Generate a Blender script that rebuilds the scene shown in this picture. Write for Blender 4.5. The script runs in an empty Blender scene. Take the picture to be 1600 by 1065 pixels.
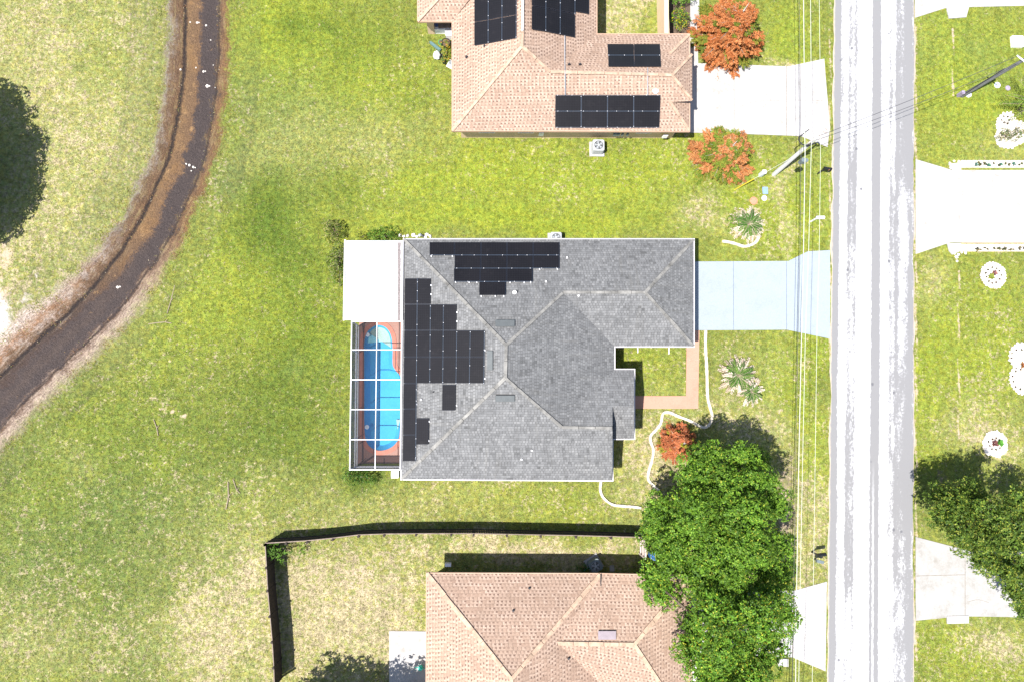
import bpy, bmesh, math, random
import numpy as np
from mathutils import Vector, Matrix
random.seed(7); RNG = np.random.default_rng(7)
C = bpy.context.scene.collection
SC = bpy.context.scene

# ------------------------------------------------------------------ camera
H = 48.5; F = 1067.0
NADIR = (745.0, 645.0)
_d = Vector((NADIR[0]-800, -(NADIR[1]-532.5), -F)).normalized()
ROT = _d.rotation_difference(Vector((0, 0, -1))).to_matrix()
CAM = Vector((0, 0, H))
cam = bpy.data.cameras.new('camera'); camo = bpy.data.objects.new('camera', cam); C.objects.link(camo)
cam.sensor_width = 36; cam.lens = 36*F/1600; cam.clip_end = 2000; cam.clip_start = 0.5
camo.matrix_world = Matrix.Translation(CAM) @ ROT.to_4x4()
SC.camera = camo
SC.render.resolution_x = 1024; SC.render.resolution_y = 681

# ------------------------------------------------------------------ light
SH = Vector((0.44, 0.27, -1.0)).normalized()          # direction the light travels
EL = math.asin(-SH.z); AZ = math.atan2(-SH.x, -SH.y)
w = bpy.data.worlds.new('World'); SC.world = w; w.use_nodes = True
nt = w.node_tree; bg = nt.nodes['Background']
sky = nt.nodes.new('ShaderNodeTexSky'); sky.sky_type = 'NISHITA'; sky.sun_disc = False
sky.sun_elevation = EL; sky.sun_rotation = AZ
nt.links.new(sky.outputs[0], bg.inputs[0]); bg.inputs[1].default_value = 0.09
sl = bpy.data.lights.new('sun', 'SUN'); sl.energy = 4.8; sl.angle = math.radians(0.5); sl.color = (1, .97, .925)
so = bpy.data.objects.new('sun', sl); C.objects.link(so); so.location = (0, 0, 80)
so.rotation_euler = SH.to_track_quat('-Z', 'Y').to_euler()
SC.view_settings.view_transform = 'Standard'; SC.view_settings.look = 'None'
SC.view_settings.exposure = 1.08; SC.view_settings.gamma = 1
SC.cycles.transparent_max_bounces = 16

# ------------------------------------------------------------------ pixel / world
def ray(px, py):
    return (ROT @ Vector((px-800, 532.5-py, -F))).normalized()
def W(px, py, z=0.0):
    d = ray(px, py); t = (z-H)/d.z
    return CAM + d*t
def onplane(px, py, pl, off=0.0):
    p0, n = pl; d = ray(px, py); p = p0 + n*off
    return CAM + d*((p-CAM).dot(n)/d.dot(n))
_RT = np.array(ROT.transposed())
def topx(X, Y, Z=0):
    P = np.stack([X, Y, Z-H+0*X]); q = _RT @ P.reshape(3, -1)
    return (800 + F*q[0]/-q[2]).reshape(X.shape), (532.5 - F*q[1]/-q[2]).reshape(X.shape)

# ------------------------------------------------------------------ node helper
class NT:
    def __init__(s, name):
        s.m = bpy.data.materials.new(name); s.m.use_nodes = True; s.t = s.m.node_tree
        s.p = s.t.nodes['Principled BSDF']; s.out = s.t.nodes['Material Output']
        s.p.inputs['Roughness'].default_value = .8; s.p.inputs['Specular IOR Level'].default_value = .3
    def n(s, typ, **kw):
        o = s.t.nodes.new(typ)
        for k, v in kw.items(): setattr(o, k, v)
        return o
    def l(s, a, b): s.t.links.new(a, b)
    def set(s, sock, v):
        if hasattr(v, 'is_linked') or isinstance(v, bpy.types.NodeSocket): s.l(v, sock)
        else:
            if isinstance(v, tuple) and len(v) == 3 and sock.type == 'RGBA': v = v+(1,)
            sock.default_value = v
    def pos(s): return s.n('ShaderNodeNewGeometry').outputs['Position']
    def uv(s): return s.n('ShaderNodeUVMap').outputs[0]
    def mapv(s, v, sc=(1, 1, 1), rot=(0, 0, 0)):
        o = s.n('ShaderNodeMapping'); s.l(v, o.inputs[0]); o.inputs[3].default_value = sc; o.inputs[2].default_value = rot
        return o.outputs[0]
    def noise(s, v, sc, det=3, rough=.55, dist=0):
        o = s.n('ShaderNodeTexNoise'); s.l(v, o.inputs['Vector']); o.inputs['Scale'].default_value = sc
        o.inputs['Detail'].default_value = det; o.inputs['Roughness'].default_value = rough; o.inputs['Distortion'].default_value = dist
        return o.outputs[0]
    def vor(s, v, sc, out='Distance', feat='F1'):
        o = s.n('ShaderNodeTexVoronoi', feature=feat); s.l(v, o.inputs['Vector']); o.inputs['Scale'].default_value = sc
        return o.outputs[out]
    def ma(s, op, a, b=0.0, c=0.0, clamp=False):
        o = s.n('ShaderNodeMath', operation=op, use_clamp=clamp)
        s.set(o.inputs[0], a); s.set(o.inputs[1], b)
        if op in ('MULTIPLY_ADD', 'WRAP', 'COMPARE', 'SMOOTH_MIN'): s.set(o.inputs[2], c)
        return o.outputs[0]
    def mr(s, v, a, b, c=0.0, d=1.0, smooth=False):
        o = s.n('ShaderNodeMapRange'); o.clamp = True
        if smooth: o.interpolation_type = 'SMOOTHSTEP'
        s.set(o.inputs[0], v)
        for i, x in enumerate((a, b, c, d)): s.set(o.inputs[1+i], x)
        return o.outputs[0]
    def mix(s, f, a, b, mode='MIX'):
        o = s.n('ShaderNodeMix', data_type='RGBA', blend_type=mode)
        s.set(o.inputs[0], f); s.set(o.inputs[6], a); s.set(o.inputs[7], b)
        return o.outputs[2]
    def ramp(s, f, stops, interp='LINEAR'):
        o = s.n('ShaderNodeValToRGB'); r = o.color_ramp; r.interpolation = interp
        while len(r.elements) < len(stops): r.elements.new(.5)
        for e, (p, c) in zip(r.elements, stops):
            e.position = p; e.color = (c, c, c, 1) if not isinstance(c, tuple) else c+(1,)
        s.l(f, o.inputs[0]); return o.outputs[0]
    def sep(s, v):
        o = s.n('ShaderNodeSeparateXYZ'); s.l(v, o.inputs[0]); return o.outputs
    def comb(s, x, y, z=0.0):
        o = s.n('ShaderNodeCombineXYZ'); s.set(o.inputs[0], x); s.set(o.inputs[1], y); s.set(o.inputs[2], z); return o.outputs[0]
    def attr(s, name):
        return s.n('ShaderNodeAttribute', attribute_name=name).outputs
    def bump(s, h, st=.5, dist=.05):
        o = s.n('ShaderNodeBump'); s.l(h, o.inputs['Height']); o.inputs['Strength'].default_value = st; o.inputs['Distance'].default_value = dist
        s.l(o.outputs[0], s.p.inputs['Normal'])
    def col(s, c): s.set(s.p.inputs['Base Color'], c)

def simple(name, c, rough=.6, var=.12, sc=3.0, metal=0, spec=.3, bump=0, bsc=20):
    m = NT(name); v = m.pos()
    n1 = m.noise(v, sc, 5, .65)
    k = m.mr(n1, .3, .7, 1-var, 1+var)
    o = m.n('ShaderNodeVectorMath', operation='SCALE'); o.inputs[0].default_value = c; m.l(k, o.inputs['Scale'])
    m.col(o.outputs[0]); m.p.inputs['Roughness'].default_value = rough; m.p.inputs['Metallic'].default_value = metal
    m.p.inputs['Specular IOR Level'].default_value = spec
    if bump: m.bump(m.noise(v, bsc, 4), bump, .02)
    return m.m

def concrete(name, c, stain=.25, warm=(.9, .8, .65), grid=0):
    m = NT(name); v = m.pos()
    big = m.noise(v, .8, 7, .7); fine = m.noise(v, 14, 3, .7)
    st = m.mr(big, .46, .75)
    st = m.ma('MULTIPLY', st, m.mr(m.noise(v, 3.1, 4, .7), .3, .7))
    col = m.mix(m.ma('MULTIPLY', st, stain*2), c, tuple(a*b*.6 for a, b in zip(c, warm)))
    col = m.mix(1.0, col, m.ramp(fine, [(.2, .86), (.8, 1.1)]), 'MULTIPLY')
    spk = m.mr(m.noise(v, 40, 2, .5), .72, .76)
    col = m.mix(m.ma('MULTIPLY', spk, .4), col, tuple(a*.4 for a in c))
    m.col(col); m.p.inputs['Roughness'].default_value = .85; m.bump(fine, .3, .01)
    return m.m

def shingle(name, cols, tab=.30, course=.145, line=.55, moss=(.3, .28, .2), dash=None):
    m = NT(name); uv = m.uv(); x, y, _ = m.sep(uv)
    row = m.ma('FLOOR', m.ma('DIVIDE', y, course))
    wn0 = m.n('ShaderNodeTexWhiteNoise', noise_dimensions='1D'); m.l(row, wn0.inputs['W'])
    xs = m.ma('ADD', m.ma('DIVIDE', x, tab), m.ma('MULTIPLY', wn0.outputs[0], 7.3))
    cellx = m.ma('FLOOR', xs)
    wn = m.n('ShaderNodeTexWhiteNoise', noise_dimensions='2D'); m.l(m.comb(cellx, row), wn.inputs['Vector'])
    wn2 = m.n('ShaderNodeTexWhiteNoise', noise_dimensions='2D'); m.l(m.comb(m.ma('FLOOR', m.ma('MULTIPLY', xs, .5)), row, 0), wn2.inputs['Vector'])
    val = m.ma('ADD', m.ma('MULTIPLY', wn.outputs[0], .7), m.ma('MULTIPLY', wn2.outputs[0], .3))
    col = m.ramp(val, cols)
    fy = m.ma('FRACT', m.ma('DIVIDE', y, course)); fx = m.ma('FRACT', xs)
    dark = m.ma('MAXIMUM', m.mr(fy, .0, .22, 1, 0), m.ma('MULTIPLY', m.ma('LESS_THAN', fx, .16), m.ma('GREATER_THAN', wn2.outputs[0], .35)))
    col = m.mix(m.ma('MULTIPLY', dark, 1-line), col, (.02, .017, .015))
    if dash:
        on = m.ma('MULTIPLY', m.ma('LESS_THAN', fx, .52), m.ma('MULTIPLY', m.ma('GREATER_THAN', fy, .12), m.ma('LESS_THAN', fy, .62)))
        on = m.ma('MULTIPLY', on, m.mr(wn.outputs[0], .1, .7, .12, .85)); col = m.mix(on, col, dash)
    p = m.pos()
    col = m.mix(1.0, col, m.ramp(m.noise(p, .55, 5, .6), [(.3, .90), (.7, 1.10)]), 'MULTIPLY')
    col = m.mix(1.0, col, m.ramp(m.noise(p, 18, 3, .7), [(.25, .78), (.75, 1.22)]), 'MULTIPLY')
    streak = m.noise(m.mapv(uv, (2.2, .22, 1)), 1.0, 4, .6)
    col = m.mix(m.mr(streak, .55, .8, 0, .3), col, moss)
    m.col(col); m.p.inputs['Roughness'].default_value = .92; m.p.inputs['Specular IOR Level'].default_value = .15
    m.bump(m.ma('ADD', fy, m.noise(p, 60, 2)), .35, .02)
    return m.m

# ---- grass used by the lawn and by both sides of the muddy track
def grass_nodes(m):
    v = m.pos(); A = m.attr('tint'); S = m.attr('soil')
    warp = m.n('ShaderNodeVectorMath', operation='ADD'); m.l(v, warp.inputs[0])
    nz = m.n('ShaderNodeTexNoise'); m.l(v, nz.inputs['Vector']); nz.inputs['Scale'].default_value = 1.5
    sc = m.n('ShaderNodeVectorMath', operation='SCALE'); m.l(nz.outputs['Color'], sc.inputs[0]); sc.inputs['Scale'].default_value = .25
    m.l(sc.outputs[0], warp.inputs[1]); wv = warp.outputs[0]
    nA = m.noise(wv, 5.2, 4, .68)          # tufts about 20 cm
    nB = m.noise(wv, 1.3, 5, .66)          # patches about 1 m
    nC = m.noise(v, .22, 4, .6)            # broad drift
    nD = m.noise(v, 17, 2, .6)
    dry = A['Alpha']
    t = m.ma('ADD', m.ma('MULTIPLY', nA, .62), m.ma('ADD', m.ma('MULTIPLY', nB, .48), m.ma('MULTIPLY', nC, .25)))
    # t is about .67 +- .1
    th = m.ma('SUBTRACT', .96, m.ma('MULTIPLY', dry, .46))
    dm = m.mr(m.ma('SUBTRACT', t, th), -.07, .07, smooth=True)
    straw = m.mix(m.mr(nD, .3, .7), (.31, .25, .145), (.43, .35, .24))
    g = A['Color']
    g = m.mix(m.mr(m.noise(wv, 3.3, 4, .7), .38, .68, smooth=True), g, m.mix(1.0, g, (1.42, 1.18, .95), 'MULTIPLY'))
    g = m.mix(m.mr(m.noise(wv, 2.1, 5, .7), .56, .70, 0, .5, smooth=True), g, m.mix(1.0, g, (.55, .72, .8), 'MULTIPLY'))
    col = m.mix(m.ma('MULTIPLY', dm, .85), g, straw)
    vv = m.vor(wv, 3.6); nn = m.noise(wv, 4.2, 5, .8)
    gr = m.mr(m.ma('ADD', m.ma('MULTIPLY', nn, .92), m.ma('MULTIPLY', m.ma('SUBTRACT', .6, vv), .10)), .33, .63, .52, 1.44)
    o = m.n('ShaderNodeVectorMath', operation='SCALE'); m.l(col, o.inputs[0]); m.l(gr, o.inputs['Scale']); col = o.outputs[0]
    mow = m.noise(m.mapv(wv, (2.6, .05, 1)), 1.0, 4, .65); mow2 = m.noise(m.mapv(wv, (.09, 2.0, 1)), 1.0, 3, .6)
    gr2 = m.ma('MULTIPLY', m.mr(nD, .32, .68, .74, 1.26), m.ma('MULTIPLY', m.mr(mow, .35, .65, .92, 1.08), m.mr(mow2, .35, .65, .975, 1.025)))
    o = m.n('ShaderNodeVectorMath', operation='SCALE'); m.l(col, o.inputs[0]); m.l(gr2, o.inputs['Scale']); col = o.outputs[0]
    sx = m.sep(S['Vector'])
    sm = m.mr(m.ma('ADD', m.ma('SUBTRACT', m.noise(wv, 2.6, 6, .75), .5), sx[0]), .30, .68, smooth=True)
    col = m.mix(sm, col, m.mix(nD, (.46, .41, .36), (.62, .58, .54)))
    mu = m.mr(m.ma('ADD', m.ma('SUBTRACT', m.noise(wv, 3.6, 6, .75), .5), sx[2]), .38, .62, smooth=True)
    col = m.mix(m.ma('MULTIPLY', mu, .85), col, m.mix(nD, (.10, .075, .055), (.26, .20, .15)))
    bm = m.mr(m.ma('ADD', m.ma('SUBTRACT', m.noise(wv, 3.1, 6, .75), .5), sx[1]), .35, .56, smooth=True)
    col = m.mix(bm, col, m.mix(nD, (.34, .25, .17), (.50, .40, .30)))
    hgt = m.ma('ADD', m.ma('MULTIPLY', m.noise(wv, 8, 3, .7), 1.0), m.ma('MULTIPLY', nD, .5))
    return col, hgt, wv, v

def mat_grass():
    m = NT('lawn_grass'); col, h, _, _ = grass_nodes(m)
    m.col(col); m.p.inputs['Specular IOR Level'].default_value = .08; m.p.inputs['Roughness'].default_value = .95
    m.bump(h, .8, .09); return m.m

def mat_track():
    m = NT('muddy_track'); g, h, wv, v = grass_nodes(m)
    T = m.attr('track'); tx = m.sep(T['Vector']); s0, ln, low = tx[0], tx[1], tx[2]   # signed distance in m, length, lower end 0..1
    n1 = m.noise(wv, .75, 6, .72); n2 = m.noise(wv, 4.5, 5, .78); n3 = m.noise(wv, 13, 4, .8)
    tc = m.comb(m.ma('MULTIPLY', s0, 3.4), m.ma('MULTIPLY', ln, .55)); sn = m.noise(tc, 1.3, 6, .72); sn2 = m.noise(tc, 3.6, 5, .75)
    def c5(x, k): return m.ma('MULTIPLY', m.ma('SUBTRACT', x, .5), k)
    s = m.ma('ADD', s0, m.ma('ADD', c5(n1, 1.9), m.ma('ADD', c5(n2, 1.1), c5(sn, .7))))
    sw = m.ma('ADD', s0, m.ma('ADD', c5(n2, .32), c5(n1, .35)))
    f = m.mr(s, -5, 5)
    def P(x): return (x+5)/10
    brown = (.13, .075, .042); grey = (.24, .205, .195); rust = (.22, .115, .045); tan = (.31, .175, .075); mud = (.044, .032, .029); sand = (.52, .41, .34)
    up = m.ramp(f, [(P(-3.4), (.22, .21, .06)), (P(-2.7), (.20, .17, .08)), (P(-2.35), grey), (P(-2.1), (.13, .085, .05)), (P(-1.8), brown), (P(-1.35), (.15, .085, .045)),
                    (P(-1.0), (.19, .11, .05)), (P(-.1), (.17, .095, .045)), (P(.15), mud), (P(1.05), mud), (P(1.35), brown), (P(1.9), rust), (P(2.3), (.33, .25, .07)), (P(3.0), (.22, .23, .05))])
    lo = m.ramp(f, [(P(-4.3), (.28, .24, .18)), (P(-3.6), sand), (P(-2.9), (.55, .45, .38)), (P(-2.2), (.28, .15, .08)), (P(-1.6), brown), (P(-1.2), mud),
                    (P(-.3), (.08, .045, .03)), (P(.1), (.20, .12, .07)), (P(.6), mud), (P(1.2), (.10, .06, .045)), (P(1.9), (.48, .37, .29)), (P(2.7), (.34, .27, .22)), (P(3.3), (.22, .21, .08))])
    c = m.mix(low, up, lo)
    pd = m.mr(m.noise(wv, .8, 5, .7), .42, .52)
    inside = m.ma('MULTIPLY', m.mr(s, -1.2, -.8), m.mr(s, .95, 1.25, 1, 0))
    side = m.mr(s, m.mr(low, 0, 1, -.35, -.9), m.mr(low, 0, 1, .05, -.5)); pd = m.ma('MAXIMUM', m.ma('MULTIPLY', pd, .35), side)
    c = m.mix(m.ma('MULTIPLY', inside, m.ma('MULTIPLY', pd, .9)), c, m.mix(sn2, (.034, .026, .026), (.075, .055, .048)))
    tanp = m.ma('MULTIPLY', inside, m.mr(m.ma('SUBTRACT', m.noise(wv, .9, 6, .78), m.ma('MULTIPLY', side, .09)), .55, .60))
    c = m.mix(m.ma('MULTIPLY', tanp, .8), c, m.mix(n3, (.17, .095, .045), (.36, .22, .10)))
    bank = m.ma('SUBTRACT', 1.0, inside)
    c = m.mix(m.ma('MULTIPLY', m.ma('MULTIPLY', bank, m.mr(s, -1.5, -1.9)), m.mr(m.noise(wv, 1.1, 7, .8), .46, .58, 0, .6)), c, m.mix(low, (.24, .205, .18), (.50, .44, .40)))
    c = m.mix(m.ma('MULTIPLY', bank, m.mr(sn2, .42, .60, 0, .65)), c, (.085, .05, .03))
    c = m.mix(m.ma('MULTIPLY', bank, m.mr(sn, .50, .64, 0, .5)), c, m.mix(low, (.27, .21, .10), (.42, .33, .26)))
    c = m.mix(m.ma('MULTIPLY', bank, m.mr(m.noise(wv, 7, 4, .8), .52, .66, 0, .6)), c, (.13, .09, .05))
    rut = m.ma('MAXIMUM', m.mr(m.ma('ABSOLUTE', m.ma('ADD', sw, 1.22)), .06, .20, 1, 0), m.mr(m.ma('ABSOLUTE', m.ma('SUBTRACT', sw, 1.22)), .03, .13, .75, 0))
    rut = m.ma('MULTIPLY', rut, m.mr(sn2, .30, .46, .35, 1))
    c = m.mix(m.ma('MULTIPLY', rut, .93), c, (.024, .018, .017))
    k = m.mr(n3, .32, .68, .55, 1.5)
    o = m.n('ShaderNodeVectorMath', operation='SCALE'); m.l(c, o.inputs[0]); m.l(k, o.inputs['Scale']); c = o.outputs[0]
    fn = m.ma('ADD', s, c5(n3, 1.2))
    fade = m.ma('MULTIPLY', m.mr(fn, m.mr(low, 0, 1, -2.75, -3.7), m.mr(low, 0, 1, -2.2, -3.1), 0, 1), m.mr(fn, 1.75, m.mr(low, 0, 1, 2.1, 2.7), 1, 0))
    lim = m.ma('MULTIPLY', m.mr(s0, -5.1, -4.5), m.mr(s0, 3.5, 4.1, 1, 0))
    m.col(m.mix(m.ma('MULTIPLY', fade, lim), g, c))
    m.set(m.p.inputs['Roughness'], m.mr(m.ma('MULTIPLY', inside, pd), 0, 1, .95, .6))
    m.bump(m.ma('ADD', h, m.ma('MULTIPLY', n2, 1.5)), .9, .12); return m.m

def mat_road():
    m = NT('worn_asphalt'); uv = m.uv(); u, y, _ = m.sep(uv)
    st = m.comb(m.ma('MULTIPLY', u, 6.2), y)
    rag = m.noise(st, 2.2, 6, .8); rag2 = m.noise(m.mapv(st, (1, .30, 1)), 2.4, 7, .85); slow = m.noise(m.mapv(st, (.0, .05, 1)), 1.0, 2, .5)
    uu = m.ma('ADD', u, m.ma('ADD', m.ma('MULTIPLY', m.ma('SUBTRACT', rag, .5), .06), m.ma('MULTIPLY', m.ma('SUBTRACT', slow, .5), .02)))
    prob = m.ramp(uu, [(0, 1), (.07, 1), (.10, .12), (.17, .25), (.20, .55), (.24, .36), (.28, .58), (.31, .15), (.40, .05), (.47, .06), (.485, 1), (.575, 1), (.59, .06),
                       (.66, .12), (.70, .46), (.74, .30), (.77, .60), (.82, .46), (.86, .42), (.92, .66), (.955, .7), (.97, .55), (1, .8)])
    big = m.noise(m.mapv(st, (.55, .13, 1)), .9, 3, .5)
    pr = m.ma('ADD', prob, m.ma('MULTIPLY', m.ma('SUBTRACT', big, .5), m.mr(m.ma('ABSOLUTE', m.ma('SUBTRACT', u, .53)), .05, .2, 0, 1.25)))
    def band(a, b, y0, y1, k):
        bu = m.ma('MULTIPLY', m.mr(u, a-.015, a+.015), m.mr(u, b-.015, b+.015, 1, 0)); by = m.ma('MULTIPLY', m.mr(y, y0-2.5, y0+1), m.mr(y, y1-1, y1+2.5, 1, 0))
        return m.ma('MULTIPLY', m.ma('MULTIPLY', bu, by), k)
    for a_ in ((.77, .965, 18, 60, .42), (.69, .74, 14, 60, .22), (.57, .62, 20, 29, .35), (.18, .30, 12, 19, .32), (.18, .29, -13, -8, .28), (.19, .25, -8, 3, .18), (.70, .97, -8, 3, .24), (.70, .80, 3, 9, .2), (.93, .97, 4, 14, .3), (0, .13, 17, 60, .3), (.0, .13, -16, -6, .3), (.18, .30, 20, 60, .14), (.93, .98, -30, -12, .2)):
        pr = m.ma('ADD', pr, band(*a_))
    speck = m.noise(m.mapv(st, (1.3, .8, 1)), 5.5, 6, .9)
    val = m.ma('ADD', m.ma('MULTIPLY', speck, .55), m.ma('MULTIPLY', rag2, .45))
    mask = m.mr(m.ma('ADD', m.ma('SUBTRACT', pr, .5), m.ma('MULTIPLY', m.ma('SUBTRACT', val, .5), 3.6)), -.02, .08)
    # pale seam inside the centre strip
    ys = m.mr(y, -8, -3.5, 1, 0)
    seam = m.ma('MULTIPLY', m.mr(m.ma('ABSOLUTE', m.ma('SUBTRACT', uu, .518)), .008, .014, 1, 0), ys)
    mask = m.ma('MULTIPLY', mask, m.ma('SUBTRACT', 1, seam))
    fine = m.noise(st, 22, 3, .8)
    gray = m.mix(fine, (.170, .167, .170), (.228, .224, .226))
    white0 = m.mix(fine, (.385, .38, .385), (.47, .465, .47))
    tone = m.noise(m.mapv(st, (.8, .12, 1)), 1.2, 5, .7)
    white = m.mix(m.mr(tone, .42, .68, 0, .5), white0, m.mix(fine, (.29, .285, .29), (.37, .365, .37)))
    c = m.mix(mask, white, gray)
    holes = m.mr(m.ma('ADD', m.vor(m.mapv(st, (1, .9, 1)), .62), m.ma('MULTIPLY', rag, .08)), .09, .12, 1, 0)
    c = m.mix(m.ma('MULTIPLY', holes, .8), c, (.10, .10, .11))
    cr = m.vor(m.mapv(st, (1.0, .35, 1)), .8, 'Distance', 'DISTANCE_TO_EDGE')
    c = m.mix(m.mr(cr, .0, .012, .22, 0), c, (.2, .2, .2))
    e = m.ma('MINIMUM', u, m.ma('SUBTRACT', 1, u))
    edge = m.mr(m.ma('ADD', e, m.ma('MULTIPLY', m.ma('SUBTRACT', rag, .5), .04)), .0, .018, 1, 0)
    c = m.mix(edge, c, (.44, .36, .27))
    m.col(c); m.p.inputs['Roughness'].default_value = .9; m.bump(m.ma('ADD', fine, m.ma('MULTIPLY', mask, -.6)), .4, .015); return m.m

def mat_leaf(name, trans=.3, rough=.45, spec=.35):
    m = NT(name); a = m.attr('col')['Color']; m.col(a); m.p.inputs['Roughness'].default_value = rough; m.p.inputs['Specular IOR Level'].default_value = spec
    tr = m.n('ShaderNodeBsdfTranslucent'); m.l(m.mix(1.0, a, (1.25, 1.2, .6), 'MULTIPLY'), tr.inputs[0])
    mx = m.n('ShaderNodeMixShader'); mx.inputs[0].default_value = trans
    m.l(m.p.outputs[0], mx.inputs[1]); m.l(tr.outputs[0], mx.inputs[2]); m.l(mx.outputs[0], m.out.inputs[0]); return m.m

def mat_screen(name, c, dens):
    m = NT(name); m.col(c); tr = m.n('ShaderNodeBsdfTransparent'); mx = m.n('ShaderNodeMixShader'); mx.inputs[0].default_value = dens
    m.l(tr.outputs[0], mx.inputs[1]); m.l(m.p.outputs[0], mx.inputs[2]); m.l(mx.outputs[0], m.out.inputs[0]); return m.m

def mat_water():
    m = NT('pool_water'); v = m.pos()
    gl = m.n('ShaderNodeBsdfGlossy'); gl.inputs['Roughness'].default_value = .03
    tr = m.n('ShaderNodeBsdfTransparent'); tr.inputs[0].default_value = (.82, .96, 1, 1)
    fr = m.n('ShaderNodeFresnel'); fr.inputs[0].default_value = 1.33
    bp = m.n('ShaderNodeBump'); bp.inputs['Strength'].default_value = .25; bp.inputs['Distance'].default_value = .03
    m.l(m.noise(v, 3.2, 3, .5), bp.inputs['Height']); m.l(bp.outputs[0], gl.inputs['Normal']); m.l(bp.outputs[0], fr.inputs['Normal'])
    mx = m.n('ShaderNodeMixShader'); m.l(fr.outputs[0], mx.inputs[0]); m.l(tr.outputs[0], mx.inputs[1]); m.l(gl.outputs[0], mx.inputs[2])
    m.l(mx.outputs[0], m.out.inputs[0]); return m.m

def mat_poolshell():
    m = NT('pool_plaster'); v = m.pos(); n = m.noise(v, 1.2, 5, .65); n2 = m.noise(v, 6, 4, .7)
    c = m.mix(n, (.04, .26, .46), (.08, .37, .56)); c = m.mix(m.mr(n2, .5, .8, 0, .4), c, (.10, .46, .68))
    m.col(c); return m.m

def mat_panel():
    m = NT('solar_cells'); uv = m.uv(); x, y, _ = m.sep(uv)
    fx = m.ma('FRACT', m.ma('MULTIPLY', x, 6)); fy = m.ma('FRACT', m.ma('MULTIPLY', y, 10))
    ln = m.ma('MAXIMUM', m.ma('LESS_THAN', fx, .07), m.ma('LESS_THAN', fy, .07))
    tone = m.mix(m.mr(m.noise(m.pos(), .35, 3), .35, .65), (.0085, .0078, .009), (.0115, .0105, .012))
    c = m.mix(m.ma('MULTIPLY', ln, .45), tone, (.022, .023, .027))
    c = m.mix(m.mr(m.noise(m.pos(), 2.5, 5, .7), .55, .8, 0, .2), c, (.05, .045, .045))
    m.col(c); m.p.inputs['Roughness'].default_value = .32; m.p.inputs['Specular IOR Level'].default_value = .22; return m.m

M = {}
M['grass'] = mat_grass(); M['track'] = mat_track(); M['road'] = mat_road()
M['grey_shingle'] = shingle('grey_shingles', [(0, (.090, .090, .090)), (.18, (.130, .130, .131)), (.6, (.160, .160, .161)), (1, (.21, .209, .208))], .20, .17, .5, (.16, .15, .13))
M['tan_shingle'] = shingle('tan_shingles', [(0, (.29, .195, .145)), (.3, (.345, .24, .18)), (.6, (.385, .275, .21)), (1, (.43, .315, .245))], .26, .21, .62, (.44, .31, .23), dash=(.14, .085, .065))
M['grey_cap'] = simple('grey_ridge_shingle', (.185, .178, .165), .9, .5, 1.6)
M['tan_cap'] = simple('tan_ridge_shingle', (.40, .28, .20), .9, .35, 2.2)
M['white'] = simple('white_paint', (.78, .76, .77), .5, .06, 2)
M['fascia'] = simple('white_fascia', (.62, .58, .60), .5, .08, 2)
M['whiteroof'] = concrete('white_metal_roof', (.46, .46, .465), .4, (.95, .95, .95))
M['cream'] = simple('cream_stucco', (.60, .44, .30), .85, .08, 2, bump=.2)
M['greywall'] = simple('pale_grey_stucco', (.45, .45, .46), .85, .08, 2, bump=.2)
M['soffit'] = simple('soffit', (.5, .45, .4), .8, .05)
M['browntrim'] = simple('tan_fascia', (.42, .28, .20), .7, .1, 2)
M['glass'] = simple('window_glass', (.03, .04, .05), .08, .1, 1, spec=.7)
M['conc'] = concrete('white_concrete', (.385, .37, .36), .5)
M['conc2'] = concrete('old_concrete', (.33, .32, .305), .5)
M['bluedrive'] = concrete('painted_driveway', (.275, .31, .345), .18, (.9, .95, 1))
M['walk'] = concrete('pink_walk', (.42, .24, .175), .25)
M['joint'] = simple('joint', (.2, .17, .14), .9, .4, 8)
M['jointblue'] = simple('joint_blue', (.14, .17, .21), .9, .3, 8)
M['jointpink'] = simple('joint_pink', (.42, .26, .2), .9, .3, 8)
M['panel'] = mat_panel()
M['frame'] = simple('panel_frame', (.016, .018, .026), .4, .1, 2)
M['rail'] = simple('alu_rail', (.05, .065, .09), .4, .2, 6)
M['alu'] = simple('aluminium', (.7, .7, .72), .4, .05)
M['metal'] = simple('grey_metal', (.33, .35, .38), .45, .12, 5, metal=.2)
M['dark'] = simple('dark_metal', (.03, .03, .035), .5, .2, 5)
M['black'] = simple('black_paint', (.012, .013, .015), .4, .2, 5)
M['acbody'] = simple('ac_body', (.33, .34, .35), .5, .1, 5)
M['acdark'] = simple('ac_dark_body', (.13, .16, .17), .5, .1, 5)
M['pole'] = concrete('pole_concrete', (.58, .57, .56), .3)
M['poledark'] = simple('weathered_pole', (.15, .15, .155), .8, .25, 3, bump=.3)
M['wire'] = simple('wire_bright', (.50, .51, .42), .4, .1)
M['wiredark'] = simple('wire_dark', (.06, .06, .07), .6, .1)
M['fence'] = simple('brown_fence', (.045, .034, .030), .85, .35, 4, bump=.3)
M['fencetop'] = simple('fence_rail', (.22, .17, .14), .85, .35, 3)
M['palewood'] = simple('pale_wood', (.48, .40, .36), .85, .2, 5)
M['edging'] = concrete('edging_concrete', (.60, .53, .42), .35)
M['stone'] = simple('white_stone', (.64, .58, .52), .85, .25, 7, bump=.4)
M['gravel'] = concrete('white_gravel', (.60, .55, .50), .3)
M['bark'] = simple('bark', (.16, .12, .09), .9, .3, 6, bump=.6)
M['barkpale'] = simple('pale_bark', (.40, .36, .32), .9, .25, 6, bump=.5)
M['leaf'] = mat_leaf('broad_leaf', .3, .55, .22); M['needle'] = mat_leaf('needles', .25, .8, .1); M['frond'] = mat_leaf('fronds', .3, .7, .2)
M['screenwall'] = mat_screen('screen_mesh', (.10, .10, .112), .88)
M['screenroof'] = mat_screen('screen_mesh_roof', (.10, .10, .11), .10)
M['water'] = mat_water(); M['shell'] = mat_poolshell()
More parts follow.
